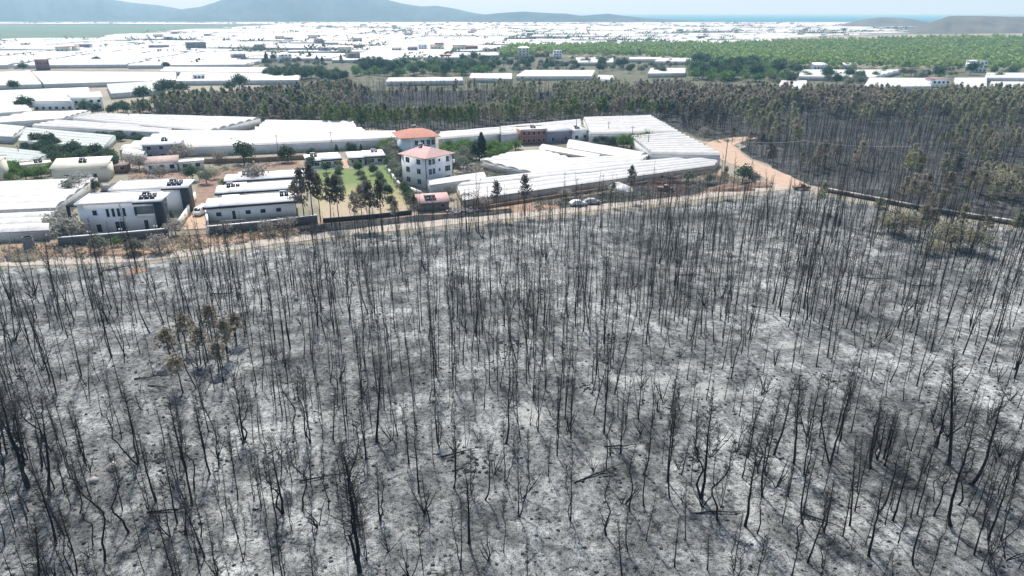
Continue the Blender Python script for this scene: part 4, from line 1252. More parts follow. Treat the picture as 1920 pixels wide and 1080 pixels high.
# rows on the lawn
Z4 = lambda a, b: (540 + a / 6.75, 270 + b / 6.75 + 4)
ROWS = [[(295, 290), (485, 335), (650, 290), (655, 345), (640, 410), (650, 470), (660, 540), (670, 620)], [(860, 265), (890, 350), (920, 410), (960, 470), (965, 520), (985, 590), (1000, 650), (1020, 720)], [(1030, 245), (1070, 300), (1085, 365), (1150, 420), (1180, 480), (1210, 540), (1235, 590), (1260, 650), (1290, 720), (1320, 790)],
        [(1250, 255), (1270, 285), (1290, 330), (1340, 390), (1380, 440), (1400, 480), (1450, 545), (1480, 600), (1510, 660), (1540, 710), (1570, 780)]]
RN = ['first', 'second', 'third', 'last']
for ri, row in enumerate(ROWS):
    for ci, (a, b) in enumerate(row):
        px, py = Z4(a, b)
        tree(DARKT if RD.random() < .45 else OLIVE, px, py, RD.uniform(2.2, 3.4), 5.2, 'small tree number %d from the bungalows in the %s lawn row from the left' % (ci + 1, RN[ri]), 'young trees in rows on the lawn', sx=.9)
# tall scorched pines between lawn and grove
for (px, py, h, k, lab) in [(572, 416, 12.5, 'needle_dark', 'dense dark pine at the end of the white row houses'), (588, 420, 14.0, 'needle_dark', 'tallest dense dark pine left of the lawn'), (601, 414, 11.5, 'needle_dark', 'dark pine between the dense pair and the lawn'),
                            (558, 408, 9.0, 'needle_brown', 'smaller brown pine beside the white row houses'), (622, 424, 11.5, 'needle_dark', 'slim blackened pine at the left foot of the lawn'), (638, 427, 12.2, 'needle_dark', 'tall blackened pine at the foot of the lawn'),
                            (666, 430, 9.0, 'needle_brown', 'short brown pine at the foot of the lawn'), (681, 432, 10.5, 'needle_brown', 'brown pine in the middle foot of the lawn'), (697, 430, 11.0, 'needle_dark', 'dark pine right of the middle foot of the lawn'),
                            (717, 432, 11.6, 'needle_dark', 'tall dark pine at the right foot of the lawn'), (744, 432, 7.5, 'needle_brown', 'thin brown pine at the lawn corner'), (779, 430, 8.5, 'needle_brown', 'thin brown tree left of the pink shed'),
                            (1180, 378, 9.5, 'needle_dark', 'dark pine rising beside the parked cars'), (1148, 388, 6.5, 'needle_brown', 'short brown pine left of the dark roadside pine'), (930, 410, 9, 'needle_dark', 'sparse blackened pine before the road greenhouses'),
                            (985, 405, 10, 'needle_dark', 'sparse blackened pine right of its roadside twin'), (1355, 372, 8.5, 'needle_brown', 'brown pine by the road below the red bank'), (1536, 402, 8, 'needle_olive', 'olive pine standing at the left end of the low stone wall'),
                            (1372, 272, 6.5, 'needle_dark', 'dark upright tree at the bend of the pink track')]:
    p = G(px, py)
    inst('scorched_pine', RD.choice(PINES_BY[k] if 'dens' in lab else [PINES_BY[k][2], PINES_BY[k][4]]), lab, 'pine tree', (p.x, p.y, 0), (h / 11 * .8, h / 11 * .8, h / 11))
for (px, py, h, v, hr, lab) in [(1690, 446, 5.0, STRAWB, 4.5, 'straw-yellow bush below the low stone wall, left one'), (1664, 440, 4.0, STRAWB, 4.5, 'straw-yellow bush at the left of the bush group below the wall'), (1780, 470, 5.2, STRAWB, 4.5, 'straw-yellow bush in the middle below the wall'),
                                (1818, 476, 4.8, STRAWB, 4.5, 'brownish bush at the right end of the bush group'), (1750, 482, 3.0, STRAWB, 4.5, 'low straw bush in front of the middle one'), (1868, 368, 6.0, STRAWB, 4.5, 'large straw-yellow tree behind the stone wall at the right'), (1890, 350, 5.5, STRAWB, 4.5, 'straw-yellow tree at the right edge behind the wall')]:
    tree(v, px, py, h * 1.15, hr, lab, None, 'bush', 'bush', 1.2)
for (px, py, h, lab) in [(325, 690, 5.5, 'brown scorched thicket tree, leftmost one'), (352, 668, 6.0, 'brown scorched thicket tree, second from the left'), (378, 690, 5.5, 'brown scorched thicket tree in the middle'), (400, 655, 6.5, 'brown scorched thicket tree, tallest one'),
                         (428, 680, 6.0, 'brown scorched thicket tree, second from the right'), (445, 655, 5.0, 'brown scorched thicket tree, rightmost one'), (345, 745, 5.5, 'brown scorched thicket tree, lowest one'), (412, 705, 4.5, 'brown scorched thicket tree, small one in front')]:
    p = G(px, py); claim(p.x, p.y)
    inst('scorched_pine', RD.choice([PINES_BY['needle_brown'][2], PINES_BY['needle_brown'][4]]), lab, 'pine tree', (p.x, p.y, ground_h(p.x, p.y)), (.7, .7, h / 11))
for (px, py, h, k, lab) in [(1722, 448, 7.5, 'needle_brown', 'tall brown pine standing through the stone wall bushes'), (1742, 446, 6.0, 'needle_brown', 'brown pine right of the tall one by the stone wall'), (1640, 420, 5.5, 'needle_olive', 'olive pine left of the straw bushes below the wall'), (1840, 462, 6.0, 'needle_brown', 'brown pine right of the straw bushes below the wall'),
                            (1900, 452, 6.0, 'needle_olive', 'olive pine at the right edge below the wall'), (1800, 440, 6.5, 'needle_straw', 'straw-yellow pine behind the middle bush'), (1760, 400, 6.0, 'needle_brown', 'brown pine hiding the gap of the stone wall')]:
    p = G(px, py); claim(p.x, p.y)
    inst('scorched_pine', RD.choice(PINES_BY[k][:4]), lab, 'pine tree', (p.x, p.y, ground_h(p.x, p.y)), (.75, .75, h / 11))
for (px, py, h, v, hr, lab) in [(188, 474, 3.6, OLIVE, 4.2, 'grey olive tree in front of the boundary wall'), (255, 478, 3.2, OLIVE, 4.2, 'green-grey bush in front of the villa wall'), (300, 474, 3.8, DRY, 4, 'dry grey tree at the wall near the gate'),
                                (130, 452, 5.0, DUSTY, 4, 'dusty grey tree at the left corner of the villa'), (118, 435, 5.0, DUSTY, 4, 'dusty pale tree between greenhouse and villa'), (142, 372, 5.0, DUSTY, 4, 'dusty white tree behind the villa canopy'), (155, 360, 5.0, DUSTY, 4, 'dusty white tree beside the big greenhouse corner'),
                                (178, 362, 3.5, DARKT, 6, 'dark green shrub behind the white tree'), (220, 462, 2.0, CITRUS, 3.6, 'green bush under the villa boundary wall'), (330, 442, 3.6, DRY, 4, 'dried dark palm-like shrub beside the gate'), (345, 374, 4.2, DARKT, 6, 'dark green tree beside the villa corner'), (332, 395, 3.4, DARKT, 6, 'dark tree right of the dark villa slab'),
                                (318, 415, 2.6, DARKT, 6, 'low dark shrub at the foot of the dark slab'), (425, 440, 2.6, DRY, 4, 'dry grey shrub right of the gate'), (500, 442, 3.4, DRY, 4, 'dry grey shrub below the row house wall'), (540, 432, 3.4, DRY, 4, 'dry shrub left of the dense dark pines'),
                                (458, 308, 7.0, DARKT, 6, 'dark round tree standing alone behind the row houses'), (540, 304, 5.2, DARKT, 6, 'dark bush left of the bungalows'), (412, 306, 4.0, DRY, 4, 'grey shrub left of the lone round tree'), (345, 305, 6.0, DRY, 4, 'grey-leaved tree right of the grey house'), (300, 335, 4.0, DRY, 4, 'thin grey tree before the red soil'),
                                (363, 340, 4.6, DARKT, 6, 'dark tree by the red lane'), (388, 345, 4.0, OLIVE, 4.2, 'olive tree at the top of the red lane'), (402, 336, 3.2, STRAWB, 4.5, 'yellowish bush at the top of the red lane'), (420, 352, 2.4, CITRUS, 3.6, 'bright green bush beside the middle row house'), (245, 318, 4.6, DRY, 4, 'grey bush left of the brick shed'), (262, 320, 4.6, DRY, 4, 'grey bush beside the brick shed'),
                                (487, 250, 3.5, DARKT, 6, 'dark tree between two long greenhouses'), (670, 255, 3.4, DRY, 4, 'grey shrub at the end of the curtain-walled greenhouse'), (482, 352, 6.5, DRY, 4, 'bare umbrella-shaped tree between the row houses'), (585, 298, 3.4, DARKT, 6, 'dark tree at the left bungalow'), (632, 294, 4.2, CYP, 6, 'dark conical tree behind the left bungalow'), (660, 292, 4.2, DARKT, 6, 'dark tree behind the right bungalow'), (678, 290, 3.6, CYP, 6, 'small conical tree behind the right bungalow'),
                                (1392, 342, 5.0, DARKT, 6, 'dark green bush on the red bank by the pink track'), (1412, 345, 3.2, OLIVE, 4.2, 'pale bush right of the dark bush on the red bank'), (1322, 258, 4.0, DRY, 4, 'round grey shrub beside the serrated greenhouse'), (1290, 342, 3.4, OLIVE, 4.2, 'olive scrub bush on the slope above the road'), (1330, 346, 3.0, OLIVE, 4.2, 'olive scrub bush right on the slope above the road'), (1250, 338, 2.4, DRY, 4, 'dry scrub bush above the dark red pit'), (1130, 366, 3.4, DRY, 4, 'dry bush left of the dark roadside pine'), (1060, 372, 2.6, DRY, 4, 'dry bush left of the parked cars'), (905, 392, 3.4, DRY, 4, 'dry bush right of the pink shed'), (840, 372, 3.4, DRY, 4, 'dry brown bush behind the pink shed'),
                                (880, 384, 3.4, DRY, 4, 'dry brown bush over the pale rubble heap')]:
    nm, ct = ('bush', 'bush') if ('bush' in lab or 'shrub' in lab) else ('tree', 'tree')
    tree(v, px, py, h, hr, lab, None, nm, ct)
# dry scrub along banks, verges and yards
ds = Acc()
for poly, n in (([(0, 466), (110, 458), (320, 448), (600, 424), (600, 440), (460, 458), (280, 482), (0, 492)], 420), ([(1000, 372), (1150, 350), (1340, 322), (1430, 345), (1330, 366), (1120, 388), (1000, 398)], 420), ([(240, 318), (400, 312), (560, 300), (560, 308), (400, 330), (240, 340)], 160),
                ([(840, 330), (900, 306), (1000, 322), (900, 338)], 160), ([(725, 300), (760, 345), (800, 390), (780, 400), (740, 350)], 120), ([(1240, 232), (1340, 258), (1400, 264), (1340, 270), (1250, 245)], 120), ([(480, 150), (960, 146), (1450, 150), (1900, 165), (1900, 172), (480, 165)], 420)):
    xs_ = [q[0] for q in poly]; ys_ = [q[1] for q in poly]; got_ = 0
    for _ in range(n * 8):
        if got_ >= n: break
        px, py = RD.uniform(min(xs_), max(xs_)), RD.uniform(min(ys_), max(ys_))
        if not inpoly(px, py, poly): continue
        p = G(px, py); got_ += 1; big = 1.6 if py < 180 else 1.0
        r_ = RD.uniform(.25, .8) * big
        C = NR.normal(0, 1, (16, 3)) * np.array([r_, r_, r_ * .5]) + np.array([p.x, p.y, r_ * .5]); C[:, 2] = np.maximum(C[:, 2], .06)
        V, F = leaves(C, .26 * big, NR, 1.8); ds.add(V, F, RD.choice([0, 0, 1, 2]))
tag(ds.build('dry_scrub', [M['leaf_dry'], M['leaf_olive'], M['needle_straw']]), 'low dry scrub and weeds along the banks, yards and verges', 'scrub', kind='stuff')
# left middle distance trees
for (px, py, h, lab) in [(318, 180, 9, 'large dark tree at the left end of the brown wood'), (300, 178, 7, 'dark tree left of the large one by the brown wood'), (345, 178, 7, 'dark tree right of the large one by the brown wood'), (270, 190, 8, 'wide dark tree below the grey-white greenhouse'), (450, 168, 9, 'large dark tree in front of the rounded greenhouse'), (432, 172, 6, 'dark tree left of the large one at the rounded greenhouse'),
                         (52, 208, 7, 'dark tree left of the white farmhouse'), (160, 212, 6, 'dark round tree in front of the white farmhouse'), (28, 170, 6, 'dark tree on the bank in the left distance'), (45, 132, 6, 'small dark tree at the greenhouse corner far left'), (312, 130, 6, 'small round dark tree between far greenhouses'), (182, 118, 6, 'small dark tree on the white plain')]:
    tree(DARKT, px, py, h, 6, lab, sx=1.2)
grove([(180, 214), (330, 196), (330, 205), (200, 222)], 14, DARKT, (4, 6), 6, 'dark tree in the hedge behind the long grey-walled greenhouse', 'hedge behind the grey-walled greenhouse', rmin=3)
# green woods of the village
GW = [((500, 138), (640, 146), (650, 158), (500, 154), 40), ((660, 128), (860, 128), (960, 142), (660, 146), 100), ((860, 122), (960, 118), (960, 130), (862, 132), 20), ((960, 118), (1080, 120), (1100, 136), (960, 138), 44), ((1120, 122), (1260, 126), (1250, 142), (1120, 140), 24),
      ((1290, 126), (1450, 128), (1470, 158), (1300, 152), 95), ((1440, 136), (1500, 140), (1480, 168), (1440, 160), 16), ((1540, 146), (1630, 150), (1620, 164), (1545, 160), 14), ((1690, 142), (1790, 144), (1780, 150), (1700, 150), 12),
      ((480, 112), (950, 108), (950, 126), (480, 130), 46), ((960, 110), (1480, 116), (1480, 128), (960, 124), 46), ((1480, 134), (1900, 138), (1900, 152), (1480, 150), 34)]
for gi, (a, b, c, d, n) in enumerate(GW):
    lab = ['green tree left of the dark village wood', 'dark green tree in the long village wood above the black trunks', 'dark tree at the right end of the village wood', 'dark tree among the central village houses', 'tree between the small white greenhouses in the distance', 'green tree in the leafy wood below the far pine belt', 'pale green tree beside the white tunnels', 'green tree between the right-hand greenhouses', 'tree near the red-roofed blue house', 'grey-green tree dotted among the village roofs left of centre', 'grey-green tree dotted below the far pine belt', 'grey-green tree dotted among the right-hand greenhouses'][gi]
    grove([a, b, c, d], n, [DARKT, CITRUS, DARKT, OLIVE, OLIVE, CITRUS, OLIVE, OLIVE, OLIVE, OLIVE, OLIVE, CITRUS][gi] + DARKT[:1], (7, 11) if gi in (1, 5) else (4.5, 7.5), 6 if gi in (1, 2, 3) else 5, lab, lab.replace('tree', 'trees'), rmin=3.0)
for (px, py, h) in [(500, 118, 10), (595, 120, 8), (605, 122, 8), (640, 118, 8), (655, 116, 10), (582, 112, 8), (1025, 128, 9), (1012, 104, 8)]:
    tree(CYP, px, py, h, 6, 'dark pointed tree rising above the village greenhouses', 'pointed village trees', sx=1.1)

# ------------------------------------------------------------------ houses
def win(parent, x, z, w, h, y, face='front', frame=True, mull=0, name='window'):
    """front: wall plane at y, looking to -Y; left/right: wall plane x=y, x is then the depth coordinate"""
    def bx(ac, u0, u1, z0, z1, d0, d1):
        if face == 'front': ac.box(u0, u1, y - d1, y - d0, z0, z1)
        elif face == 'right': ac.box(y + d0, y + d1, u0, u1, z0, z1)
        else: ac.box(y - d1, y - d0, u0, u1, z0, z1)
    if frame:
        a = Acc(); t = 0.07
        bx(a, x - w / 2 - t, x - w / 2, z - t, z + h + t, -0.02, 0.06); bx(a, x + w / 2, x + w / 2 + t, z - t, z + h + t, -0.02, 0.06)
        bx(a, x - w / 2, x + w / 2, z + h, z + h + t, -0.02, 0.057); bx(a, x - w / 2, x + w / 2, z - t, z, -0.02, 0.057)
        for k in range(mull):
            u = x - w / 2 + w * (k + 1) / (mull + 1); bx(a, u - .03, u + .03, z, z + h, -0.02, 0.05)
        f = a.build(name, M['frame'], parent)
        p = Acc(); bx(p, x - w / 2, x + w / 2, z, z + h, -0.02, 0.02); p.build('pane', M['glass'], f)
    else:
        p = Acc(); bx(p, x - w / 2, x + w / 2, z, z + h, -0.02, 0.03); p.build(name, M['glass'], parent)
def frame_of(A, B):
    a, b = G(*A), G(*B)
    return a, (b - a).length, math.atan2(b.y - a.y, b.x - a.x)
def pbox(name, parent, mat, *dims):
    a = Acc(); a.box(*dims); return a.build(name, M[mat] if isinstance(mat, str) else mat, parent)
def solar_set(parent, x, y, z, n=3, rows=1):
    for r in range(rows):
        for k in range(n):
            a = Acc(); x0 = x + k * 1.15; y0 = y + r * 1.9
            a.add([(x0, y0, z + .1), (x0 + 1.0, y0, z + .1), (x0 + 1.0, y0 + 1.4, z + .75), (x0, y0 + 1.4, z + .75),
                   (x0, y0 + .06, z + .05), (x0 + 1.0, y0 + .06, z + .05), (x0 + 1.0, y0 + 1.46, z + .70), (x0, y0 + 1.46, z + .70)],
                  [(0, 1, 2, 3), (7, 6, 5, 4), (0, 4, 5, 1), (1, 5, 6, 2), (2, 6, 7, 3), (3, 7, 4, 0)])
            a.build('solar_panel', M['solar'], parent)
    a = Acc(); V, F = tube([(x + .1, y + 1.9 * rows - .3, z + .95), (x + 1.6, y + 1.9 * rows - .3, z + .95)], [.28, .28], 10)
    a.add(V, F); a.add(V[:10], [list(range(10))]); a.add(V[10:], [list(range(10))[::-1]])
    a.build('water_tank', M['steel'], parent, False)

# modern white villa
o_, W, rz = frame_of((157, 440), (311, 431))
def villa(loc, rz, W, H, label, full=True):
    v = thing('villa', label, 'house', loc, rz)
    D = 9.5
    pbox('wall', v, 'white', 0, W * .905, 0, D, 0, H)
    pbox('end_slab', v, 'anthracite', W * .91, W, -.25, D * .55, 0, H - .1)
    pbox('upper_beam', v, 'anthracite', W * .66, W * .909, -.22, -.003, H - .42, H - .02)
    r = pbox('roof', v, 'roofwhite', -.4, W * .66, -.35, D + .2, H + .003, H + .22)
    a = Acc(); a.box(-.4, W * .66, -.35, -.15, H + .224, H + .42); a.box(-.4, W * .66, D, D + .2, H + .224, H + .42); a.box(-.4, -.2, -.148, D - .002, H + .224, H + .42); a.build('parapet', M['white'], r)
    r2 = pbox('roof', v, 'roofwhite', W * .664, W + .35, -.45, D * .8, H + .01, H + .28)
    solar_set(v, W * .66 + 1.0, 1.2, H + .28, 3, 2)
    pbox('canopy', v, 'anthracite', -2.6, -.402, 1.0, D + .5, H - .55, H - .15)
    pbox('canopy_wall', v, 'anthracite', -2.6, -2.3, 1.0, 2.2, 0, H - .553)
    if full:
        a = Acc(); a.box(W * .67, W * .90, -.02, .05, H * .56, H * .86); a.build('balcony_back', M['grey'], v)
        pbox('balcony_side', v, 'anthracite', W * .668, W * .69, -.2, -.022, H * .56, H * .84)
        pbox('balcony_parapet', v, 'white', W * .69, W * .908, -.24, -.12, H * .50, H * .60)
        win(v, W * .19, H * .64, W * .05, H * .16, 0)
        for fx in (.343, .41, .473, .54):
            win(v, W * fx, H * .56, W * .032, H * .27, 0)
        win(v, W * .205, H * .06, W * .06, H * .26, 0)
        win(v, W * .46, H * .05, W * .11, H * .33, 0, mull=1)
        d = pbox('door', v, 'anthracite', W * .755, W * .805, -.05, -.003, .1, H * .38)
        pbox('handle', d, 'steel', W * .795, W * .80, -.1, -.052, 1.0, 1.25)
        win(v, 3.6, 2.6, 1.8, 2.8, W, 'right', mull=1)
        win(v, 3.6, .3, 1.8, 1.9, W, 'right', mull=1)
    return v
villa(o_, rz, W, 6.7, 'white two-storey villa with dark corner slab behind the boundary wall')
off = Vector((-math.sin(rz), math.cos(rz), 0)) * 14.5 + Vector((math.cos(rz), math.sin(rz), 0)) * 2.5
villa(o_ + off, rz, W, 6.3, 'second flat-roofed white villa directly behind the first', False)
# the three long row houses
o2, W2, rz2 = frame_of((392, 416), (556, 403))
for k in range(3):
    sh = Vector((-math.sin(rz2), math.cos(rz2), 0)) * (13.6 * k) + Vector((math.cos(rz2), math.sin(rz2), 0)) * (1.2 * k)
    b = thing('row_house', ['long white flat-roofed row house nearest the road', 'long white row house in the middle of three', 'long white row house farthest from the road of three'][k], 'house', o2 + sh, rz2)
    h = 3.4
    pbox('wall', b, 'white', 0, W2, 0, 9.3, 0, h)
    r = pbox('roof', b, 'roofwhite', -.5, 2.8, -.5, 8.0, h + .01, h + .32)
    r = pbox('roof', b, 'roofwhite', 2.803, W2 * .34, -.75, 9.9, h + .02, h + .45)
    r3 = pbox('roof', b, 'roofwhite', W2 * .34 + .003, W2 + .5, -.45, 8.9, h + .01, h + .32)
    pbox('fascia', b, 'anthracite', -.52, 2.8, -.56, -.503, h - .28, h + .2)
    pbox('fascia', b, 'anthracite', 2.803, W2 * .34, -.81, -.753, h - .25, h + .3)
    pbox('fascia', b, 'anthracite', W2 * .34 + .003, W2 + .5, -.51, -.453, h - .28, h + .2)
    solar_set(b, (W2 - 3.5 if k == 0 else (2.0 if k == 1 else 4.0)), 4.5, h + .32 + (.13 if k == 2 else 0), 2 if k == 0 else 3, 1)
    d = pbox('door', b, 'anthracite', W2 * .27, W2 * .305, -.05, -.003, .05, 2.2)
    pbox('handle', d, 'steel', W2 * .30, W2 * .302, -.1, -.052, .95, 1.15)
    for fx in (.12, .45, .62, .80):
        win(b, W2 * fx, 1.2, 1.1, .9, 0)
    pbox('terrace_wall', b, 'grey', W2 * .14, W2 * .42, -3.4, -3.1, 0, .9)
# bungalows at the head of the lawn
for (A, B, lab, sx) in [((577, 318), (641, 313.5), 'pale stone bungalow with flat roof at the head of the lawn, left one', .1), ((656, 312), (723, 308), 'pale stone bungalow with flat roof at the head of the lawn, right one', .62)]:
    o3, W3, rz3 = frame_of(A, B)
    b = thing('bungalow', lab, 'house', o3, rz3)
    pbox('wall', b, 'cream', 0, W3, 0, 10.5, 0, 2.5)
    pbox('roof', b, 'roofwhite', -.3, W3 * .42, -.5, 10.8, 2.51, 2.75)
    pbox('roof', b, 'roofwhite', W3 * .42 + .003, W3 + .3, -.2, 10.6, 2.55, 2.95)
    pbox('fascia', b, 'anthracite', -.3, W3 * .42, -.56, -.503, 2.3, 2.65)
    pbox('fascia', b, 'anthracite', W3 * .42 + .003, W3 + .3, -.26, -.203, 2.32, 2.8)
    solar_set(b, W3 * sx + .5, 5.5, 2.8, 2, 1)
    pbox('door', b, 'anthracite', W3 * .42, W3 * .47, -.06, -.003, .05, 2.1)
    for fx in (.12, .28, .62, .85): win(b, W3 * fx, 1.0, 1.4, 1.0, 0, mull=1)
    pbox('terrace', b, 'roofwhite', -.6, W3 + .6, -2.0, -.01, 0, .16)

def hip_roof(name, parent, x0, x1, y0, y1, z, h, mat, ov=.6, ridge=.35, th=.14):
    x0 -= ov; x1 += ov; y0 -= ov; y1 += ov
    if x1 - x0 >= y1 - y0:
        i = min((y1 - y0) / 2 * .95, (x1 - x0) * (1 - ridge) / 2); r0, r1 = (x0 + i, (y0 + y1) / 2), (x1 - i, (y0 + y1) / 2)
        V = [(x0, y0, z), (x1, y0, z), (x1, y1, z), (x0, y1, z), (r0[0], r0[1], z + h), (r1[0], r1[1], z + h)]
        F4 = [(0, 1, 5, 4), (2, 3, 4, 5)]; F3 = [(1, 2, 5), (3, 0, 4)]
    else:
        i = min((x1 - x0) / 2 * .95, (y1 - y0) * (1 - ridge) / 2); r0, r1 = ((x0 + x1) / 2, y0 + i), ((x0 + x1) / 2, y1 - i)
        V = [(x0, y0, z), (x1, y0, z), (x1, y1, z), (x0, y1, z), (r0[0], r0[1], z + h), (r1[0], r1[1], z + h)]
        F4 = [(1, 2, 5, 4), (3, 0, 4, 5)]; F3 = [(0, 1, 4), (2, 3, 5)]
    a = Acc(); a.add(V, F4); a.add(V, F3)
    B = [(x0, y0, z - th), (x1, y0, z - th), (x1, y1, z - th), (x0, y1, z - th), (x0, y0, z - .002), (x1, y0, z - .002), (x1, y1, z - .002), (x0, y1, z - .002)]
    a.add(B, [(0, 3, 2, 1), (0, 1, 5, 4), (1, 2, 6, 5), (2, 3, 7, 6), (3, 0, 4, 7)])
    return a.build(name, M[mat], parent)
def gable_roof(name, parent, x0, x1, y0, y1, z, h, mat, ov=.5, th=.14, wallmat='white'):
    ym = (y0 + y1) / 2
    a = Acc()
    for s in (0, 1):
        ya, yb = (y0 - ov, ym) if s == 0 else (ym, y1 + ov)
        za, zb = (z - ov * h / (ym - y0), z + h) if s == 0 else (z + h, z - ov * h / (ym - y0))
        P = [(x0 - ov, ya, za), (x1 + ov, ya, za), (x1 + ov, yb, zb), (x0 - ov, yb, zb)]
        a.add(P + [(p[0], p[1], p[2] + th) for p in P], [(0, 3, 2, 1), (4, 5, 6, 7), (0, 1, 5, 4), (1, 2, 6, 5), (2, 3, 7, 6), (3, 0, 4, 7)])
    r = a.build(name, M[mat], parent)
    g_ = Acc(); g_.tri((x0, y0, z), (x0, ym, z + h - .01), (x0, y1, z)); g_.tri((x1, y0, z), (x1, y1, z), (x1, ym, z + h - .01))
    g_.build('gable', M[wallmat], parent)
    return r
# pink-roofed three-storey house: nearest corner at pixel (800, 352)
c0 = G(800, 354); cl = G(771, 346); cr = G(850, 342)
ax = (cr - c0); wx = ax.length; ang = math.atan2(ax.y, ax.x)
b = thing('apartment_house', 'white three-storey house with pink hipped roof behind the greenhouses', 'house', c0, ang)
dl = 10.5; Hh = 8.6
pbox('wall', b, 'white', 0, wx, 0, dl, 0, Hh)
r = hip_roof('roof', b, 0, wx, 0, dl, Hh, 2.0, 'tile_pink', .7, .3)
solar_set(b, wx * .38, dl * .55, Hh + 1.5, 3, 1)
for (z, row) in ((.9, 1), (3.8, 1), (6.5, 0)):
    win(b, wx * .16, z, 1.0, 1.5, 0, mull=1); win(b, wx * .29, z, .9, 1.5, 0, mull=1)
    win(b, wx * .50, z + .5, .6, .7, 0)
    win(b, wx * .80, z, 1.9 if row else 1.0, 1.5, 0, mull=2 if row else 1)
    win(b, dl * .72, z, 1.5, 1.4, 0, 'left', mull=1); win(b, dl * .28, z, 1.5, 1.4, 0, 'left', mull=1)
pbox('drainpipe', b, 'anthracite', -.06, .1, -.12, -.003, 0, Hh - .15)
pbox('drainpipe', b, 'anthracite', -.12, -.003, dl - .15, dl - .02, 0, Hh - .15)
pbox('drainpipe', b, 'anthracite', wx - .1, wx + .06, -.12, -.003, 0, Hh - .15)
bl = pbox('balcony', b, 'white', wx * .92, wx + 1.2, .3, 3.5, 5.6, 6.5)
# orange-roofed house behind it
c0 = G(757, 300); cr = G(818, 296)
ax = cr - c0; wx2 = ax.length; ang2 = math.atan2(ax.y, ax.x)
b = thing('apartment_house', 'pale blue house with broad orange hipped roof behind the pink-roofed house', 'house', c0, ang2)
pbox('wall', b, simple('pale_blue_render', (0.55, 0.64, 0.68), .08, .5, .9), 0, wx2, 0, 11, 0, 7.4)
hip_roof('roof', b, 0, wx2, 0, 11, 7.4, 2.1, 'tile', 1.5, .3)
pbox('bay', b, 'white', wx2 * .22, wx2 * .30, -.4, -.003, 0, 7.2)
for z in (1.0, 4.6):
    for fx in (.42, .6, .78, .92): win(b, wx2 * fx, z, 1.1, 1.6, 0, mull=1)
pbox('balcony', b, 'white', wx2 * .55, wx2 * .98, -1.3, -.01, 3.4, 4.3)
solar_set(b, wx2 * .42, 6.0, 9.1, 2, 1)
# low pink-roofed shed by the road
o5, W5, rz5 = frame_of((786, 398), (842, 394))
b = thing('shed', 'small grey shed with pink sloping roof and dark solar panels by the road', 'shed', o5, rz5)
pbox('wall', b, 'grey', 0, W5, 0, 4.2, 0, 2.3)
a = Acc(); P = [(-.4, -.6, 2.25), (W5 + .4, -.6, 2.25), (W5 + .4, 4.6, 3.4), (-.4, 4.6, 3.4)]
a.add(P + [(p[0], p[1], p[2] + .12) for p in P], [(0, 3, 2, 1), (4, 5, 6, 7), (0, 1, 5, 4), (1, 2, 6, 5), (2, 3, 7, 6), (3, 0, 4, 7)]); a.build('roof', M['tile_pink'], b)
for k in range(3): solar_set(b, 2.2 + k * .95, 0.6, 2.6, 1, 1) if k == 0 else None
for r_ in range(2):
    for k in range(3):
        a = Acc(); x0 = 1.7 + k * 1.0; y0 = .5 + r_ * 1.7; z0 = 2.62 + (y0 + .6) * .22
        a.box(x0, x0 + .85, y0, y0 + 1.4, z0 + .1, z0 + .16); a.build('solar_panel', M['solar'], b)
for k in range(6):
    pbox('front_board', b, 'wood', .3 + k * W5 / 6.2, .3 + k * W5 / 6.2 + .9, -.08, -.003, 0, 2.1)
win(b, W5 * .8, 1.0, .9, .8, -.08)
# generic smaller houses
def house(label, A, B, depth, H, roof='flat', wall='white', rmat='roofwhite', storeys=1, nwin=3, rh=1.4, cat='house', name='house', wins=True, solar=False):
    o6, W6, rz6 = frame_of(A, B)
    b = thing(name, label, cat, o6, rz6)
    pbox('wall', b, wall, 0, W6, 0, depth, 0, H)
    if roof == 'flat':
        pbox('roof', b, rmat, -.3, W6 + .3, -.3, depth + .3, H + .005, H + .25)
        pbox('parapet', b, wall, -.3, W6 + .3, -.3, -.1, H + .255, H + .55); pbox('parapet', b, wall, -.3, W6 + .3, depth + .1, depth + .3, H + .255, H + .55)
    elif roof == 'hip': hip_roof('roof', b, 0, W6, 0, depth, H, rh, rmat)
    elif roof == 'gable': gable_roof('roof', b, 0, W6, 0, depth, H, rh, rmat, wallmat=wall)
    else:
        a = Acc(); P = [(-.4, -.5, H + .02), (W6 + .4, -.5, H + .02), (W6 + .4, depth + .4, H + rh), (-.4, depth + .4, H + rh)]
        a.add(P + [(p[0], p[1], p[2] + .1) for p in P], [(0, 3, 2, 1), (4, 5, 6, 7), (0, 1, 5, 4), (1, 2, 6, 5), (2, 3, 7, 6), (3, 0, 4, 7)]); a.build('roof', M[rmat], b)
    if wins:
        for s in range(storeys):
            for k in range(nwin):
                win(b, W6 * (k + .5) / nwin, s * H / storeys + 1.0, min(1.3, W6 / nwin * .5), min(1.2, H / storeys * .45), 0, frame=True)
    if solar: solar_set(b, W6 * .45, depth * .4, H + (.25 if roof == 'flat' else rh * .6), 2, 1)
    return b
house('grey two-storey house in front of the very long greenhouse', (272, 302), (341, 299), 8, 5.2, 'shed', 'violet', 'roofwhite', 2, 3, 1.0, solar=True)
house('small white house with half brown sloping roof below the grey house', (276, 325), (334, 321), 7, 2.8, 'shed', 'white', 'tile_dull', 1, 3, .9)
house('low white outbuilding right of the half-brown roof', (337, 321), (384, 317), 5, 2.4, 'flat', 'cream', 'roofwhite', 1, 2)
house('cream house with sloping roof and chimneys behind the big greenhouse', (102, 344), (205, 338), 7.5, 4.2, 'shed', 'cream', 'cream', 1, 2, 1.5, solar=True)
house('low cream house among green trees at the left', (45, 330), (100, 324), 6, 2.8, 'flat', 'cream', 'cream', 1, 3, solar=True)
